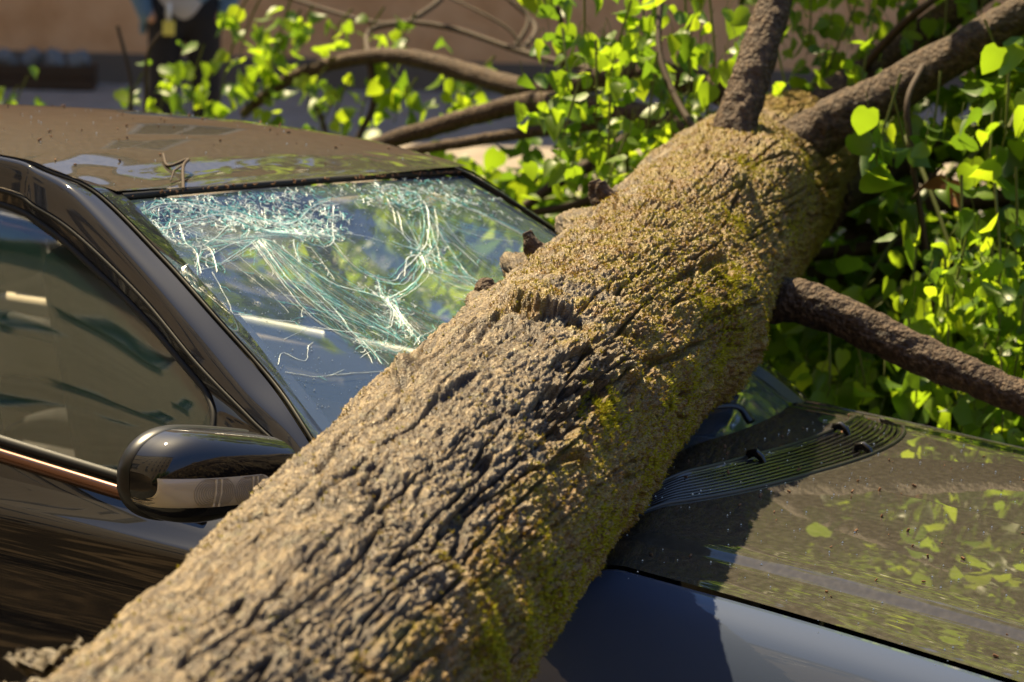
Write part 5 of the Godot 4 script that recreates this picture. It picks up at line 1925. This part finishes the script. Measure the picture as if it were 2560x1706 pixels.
func person() -> void:
	# stands with hands in the trouser pockets, turned a little to the picture's right; local +z is the front
	var o := thing("person", "person in blue jacket and dark trousers standing before the brown wall", "person", Vector3(-8.2, 0.262, -7.72), 0.80)
	var v := func(x: float, y: float, z: float) -> Vector3: return Vector3(x, y, z)
	var sx := Vector3(1.0, 1.0, 1.35)
	# body: torso, arms, legs, neck, head in one skin
	var body := [
		[v.call(0, 1.02, 0), v.call(0, 1.40, -0.01), 0.145, 0.165, sx], [v.call(-0.13, 1.43, 0), v.call(0.13, 1.43, 0), 0.07, 0.07],
		[v.call(0, 1.45, -0.01), v.call(0, 1.56, 0.01), 0.058, 0.055],
		[v.call(-0.19, 1.42, 0), v.call(-0.27, 1.14, -0.05), 0.055, 0.042], [v.call(-0.27, 1.14, -0.05), v.call(-0.20, 0.93, 0.07), 0.042, 0.032],
		[v.call(0.19, 1.42, 0), v.call(0.27, 1.14, -0.05), 0.055, 0.042], [v.call(0.27, 1.14, -0.05), v.call(0.20, 0.93, 0.07), 0.042, 0.032],
		[v.call(-0.09, 0.95, 0), v.call(0.09, 0.95, 0), 0.115, 0.115, sx],
		[v.call(-0.10, 0.92, 0), v.call(-0.12, 0.50, 0.02), 0.092, 0.062], [v.call(-0.12, 0.50, 0.02), v.call(-0.13, 0.09, -0.02), 0.06, 0.042],
		[v.call(0.10, 0.92, 0), v.call(0.12, 0.50, 0.02), 0.092, 0.062], [v.call(0.12, 0.50, 0.02), v.call(0.13, 0.09, -0.02), 0.06, 0.042],
		[v.call(-0.13, 0.05, -0.03), v.call(-0.15, 0.045, 0.15), 0.042, 0.036], [v.call(0.13, 0.05, -0.03), v.call(0.15, 0.045, 0.15), 0.042, 0.036],
	]
	obj("body", figure(body, v.call(-0.36, -0.02, -0.24), v.call(0.36, 1.60, 0.26), 0.022, 0.04), M["skin"], o)
	var head := [[v.call(0, 1.54, 0.02), v.call(0, 1.60, 0.03), 0.05, 0.052], [v.call(0, 1.70, 0.0), v.call(0, 1.705, 0.01), 0.094, 0.094, Vector3(1.22, 0.9, 1.0)], [v.call(0, 1.63, 0.055), v.call(0, 1.60, 0.06), 0.045, 0.035],
		[v.call(0, 1.69, 0.10), v.call(0, 1.655, 0.122), 0.010, 0.014], [v.call(-0.025, 1.615, 0.088), v.call(0.025, 1.615, 0.088), 0.010, 0.010], [v.call(-0.078, 1.69, 0.0), v.call(-0.080, 1.655, 0.0), 0.018, 0.012], [v.call(0.078, 1.69, 0.0), v.call(0.080, 1.655, 0.0), 0.018, 0.012], [v.call(-0.035, 1.71, 0.088), v.call(0.035, 1.71, 0.088), 0.012, 0.012]]
	var ho := obj("head", figure(head, v.call(-0.12, 1.50, -0.12), v.call(0.12, 1.84, 0.16), 0.009, 0.015), M["skin"], o)
	obj("hair", figure([[v.call(0, 1.735, -0.015), v.call(0, 1.72, -0.03), 0.098, 0.098, Vector3(1.15, 0.95, 1.0)], [v.call(0, 1.66, -0.07), v.call(0, 1.70, -0.05), 0.05, 0.07]], v.call(-0.13, 1.58, -0.16), v.call(0.13, 1.86, 0.12), 0.011, 0.02), M["hair"], ho)
	for s in [-1, 1]:
		var e := MB.new()
		e.rbox(Transform3D(Basis(), v.call(0.032 * s, 1.693, 0.088)), Vector3(0.020, 0.010, 0.014), 0.005)
		obj("eye", e.mesh(), M["hair"], ho)
	var jacket := [
		[v.call(0, 1.10, 0), v.call(0, 1.40, -0.01), 0.175, 0.185, sx], [v.call(-0.13, 1.435, -0.01), v.call(0.13, 1.435, -0.01), 0.085, 0.085],
		[v.call(-0.195, 1.42, 0), v.call(-0.29, 1.14, -0.05), 0.078, 0.070], [v.call(-0.29, 1.14, -0.05), v.call(-0.225, 0.95, 0.05), 0.070, 0.052],
		[v.call(0.195, 1.42, 0), v.call(0.29, 1.14, -0.05), 0.078, 0.070], [v.call(0.29, 1.14, -0.05), v.call(0.225, 0.95, 0.05), 0.070, 0.052],
		[v.call(0, 1.49, -0.04), v.call(0, 1.50, -0.03), 0.075, 0.07],
		[v.call(-0.23, 0.98, -0.02), v.call(-0.24, 0.84, -0.03), 0.03, 0.022],
	]
	obj("jacket", figure(jacket, v.call(-0.40, 0.78, -0.27), v.call(0.40, 1.60, 0.24), 0.02, 0.03), M["denim"], o)
	obj("shirt_hem", figure([[v.call(-0.02, 1.03, 0.02), v.call(-0.02, 1.15, 0.02), 0.150, 0.16, sx]], v.call(-0.22, 0.84, -0.2), v.call(0.2, 1.33, 0.24), 0.018, 0.02), M["shirt"], o)
	var trou := [
		[v.call(-0.10, 0.96, 0), v.call(0.10, 0.96, 0), 0.135, 0.135, sx],
		[v.call(-0.105, 0.92, 0), v.call(-0.125, 0.50, 0.02), 0.110, 0.085], [v.call(-0.125, 0.50, 0.02), v.call(-0.135, 0.12, -0.01), 0.082, 0.075],
		[v.call(0.105, 0.92, 0), v.call(0.125, 0.50, 0.02), 0.110, 0.085], [v.call(0.125, 0.50, 0.02), v.call(0.135, 0.12, -0.01), 0.082, 0.075],
	]
	obj("trousers", figure(trou, v.call(-0.30, 0.02, -0.2), v.call(0.30, 1.14, 0.2), 0.02, 0.03), M["trousers"], o)
	for s in [-1, 1]:
		obj("shoe", figure([[v.call(0.13 * s, 0.05, -0.04), v.call(0.152 * s, 0.042, 0.17), 0.052, 0.044], [v.call(0.13 * s, 0.09, -0.03), v.call(0.13 * s, 0.07, 0.03), 0.052, 0.05]], v.call(0.13 * s - 0.11, -0.03, -0.13), v.call(0.13 * s + 0.12, 0.18, 0.26), 0.013, 0.02), M["shoe"], o)
	# key chain with a yellow tag on the belt
	var mb := MB.new()
	mb.tube([v.call(-0.10, 1.02, 0.152), v.call(-0.105, 0.96, 0.158), v.call(-0.10, 0.92, 0.156)], [0.012, 0.018, 0.012], 8)
	obj("keys", mb.mesh(), M["steel"], o)
	mb = MB.new()
	mb.rbox(Transform3D(Basis(), v.call(-0.10, 0.875, 0.150)), Vector3(0.07, 0.085, 0.014), 0.006)
	obj("key_tag", mb.mesh(), M["yellow_tag"], o)

func small_things() -> void:
	var rs := RandomNumberGenerator.new()
	rs.seed = 77
	# dry twig on the roof
	var q := func(x: float, z: float, l: float) -> Vector3: return Vector3(x, roof_y(x, z) + LEAN * z + l, z)
	var t := thing("dry_twig", "small crooked dry twig lying on the car roof near the windscreen", "twig", q.call(-0.97, 0.30, 0.0))
	var o: Vector3 = -t.position
	var mb := MB.new()
	mb.tube(shift(curve([q.call(-1.01, 0.265, 0.008), q.call(-0.965, 0.30, 0.003), q.call(-0.945, 0.27, 0.02), q.call(-0.92, 0.31, 0.018), q.call(-0.86, 0.375, 0.004)], 20), o), _fill(20, 0.0032), 7)
	obj("stem", mb.mesh(), M["twig_bark"], t)
	mb = MB.new()
	mb.tube(shift([q.call(-0.93, 0.295, 0.019), q.call(-0.91, 0.345, 0.016), q.call(-0.895, 0.37, 0.004)], o), [0.002, 0.002, 0.0015], 6)
	obj("side_shoot", mb.mesh(), M["twig_bark"], t)
	# bud scales and crumbs of bark on the bodywork
	mb = MB.new()
	for k in 260:
		var p: Vector3
		var r := rs.randf()
		if r < 0.30:
			var x := rs.randf_range(-2.2, -0.9)
			var z := rs.randf_range(-0.45, 0.5)
			p = q.call(x, z, 0.001)
		elif r < 0.55:
			var f := rs.randf()
			p = ws(f, -0.012 + rs.randf() * 0.01, 0.006)
			p.y += LEAN * p.z
		else:
			var x := rs.randf_range(0.0, 1.0)
			var z := rs.randf_range(-0.6, 0.65)
			p = hood_at(x, z, 0.001)
			p.y += LEAN * z
		var sz := rs.randf_range(0.0015, 0.0042)
		mb.rbox(Transform3D(Basis.from_euler(Vector3(rs.randf() * 3, rs.randf() * 6, rs.randf() * 3)), p + Vector3(0, sz * 0.3, 0)), Vector3(sz * 2.0, sz * 0.8, sz), sz * 0.3)
	tag(stuff(obj("bark_crumbs", mb.mesh(), M["debris"])), "brown bud scales and bark crumbs scattered on the car", "debris")
	# splinters of glass on the hood and roof
	mb = MB.new()
	for k in 420:
		var x := rs.randf_range(0.0, 1.05)
		var z := rs.randf_range(-0.6, 0.72)
		if k % 6 == 0:
			x = rs.randf_range(-1.6, -0.9)
			z = rs.randf_range(-0.4, 0.5)
		var p: Vector3 = q.call(x, z, 0.0008) if x < -0.5 else hood_at(x, z, 0.0008)
		if x > -0.5:
			p.y += LEAN * z
		haze_chip(mb, p, rs.randf_range(0.0007, 0.0019))
	tag(stuff(obj("glass_splinters", mb.mesh(), M["glass_chip"])), "tiny splinters of windscreen glass glinting on the hood", "glass")

func _fill(n: int, v: float) -> Array:
	var a := []
	a.resize(n)
	a.fill(v)
	return a


func _ready() -> void:
	rng.seed = 7
	camera_and_light()
	materials()
	setting()
	car()
	fallen_tree()
	person()
	small_things()
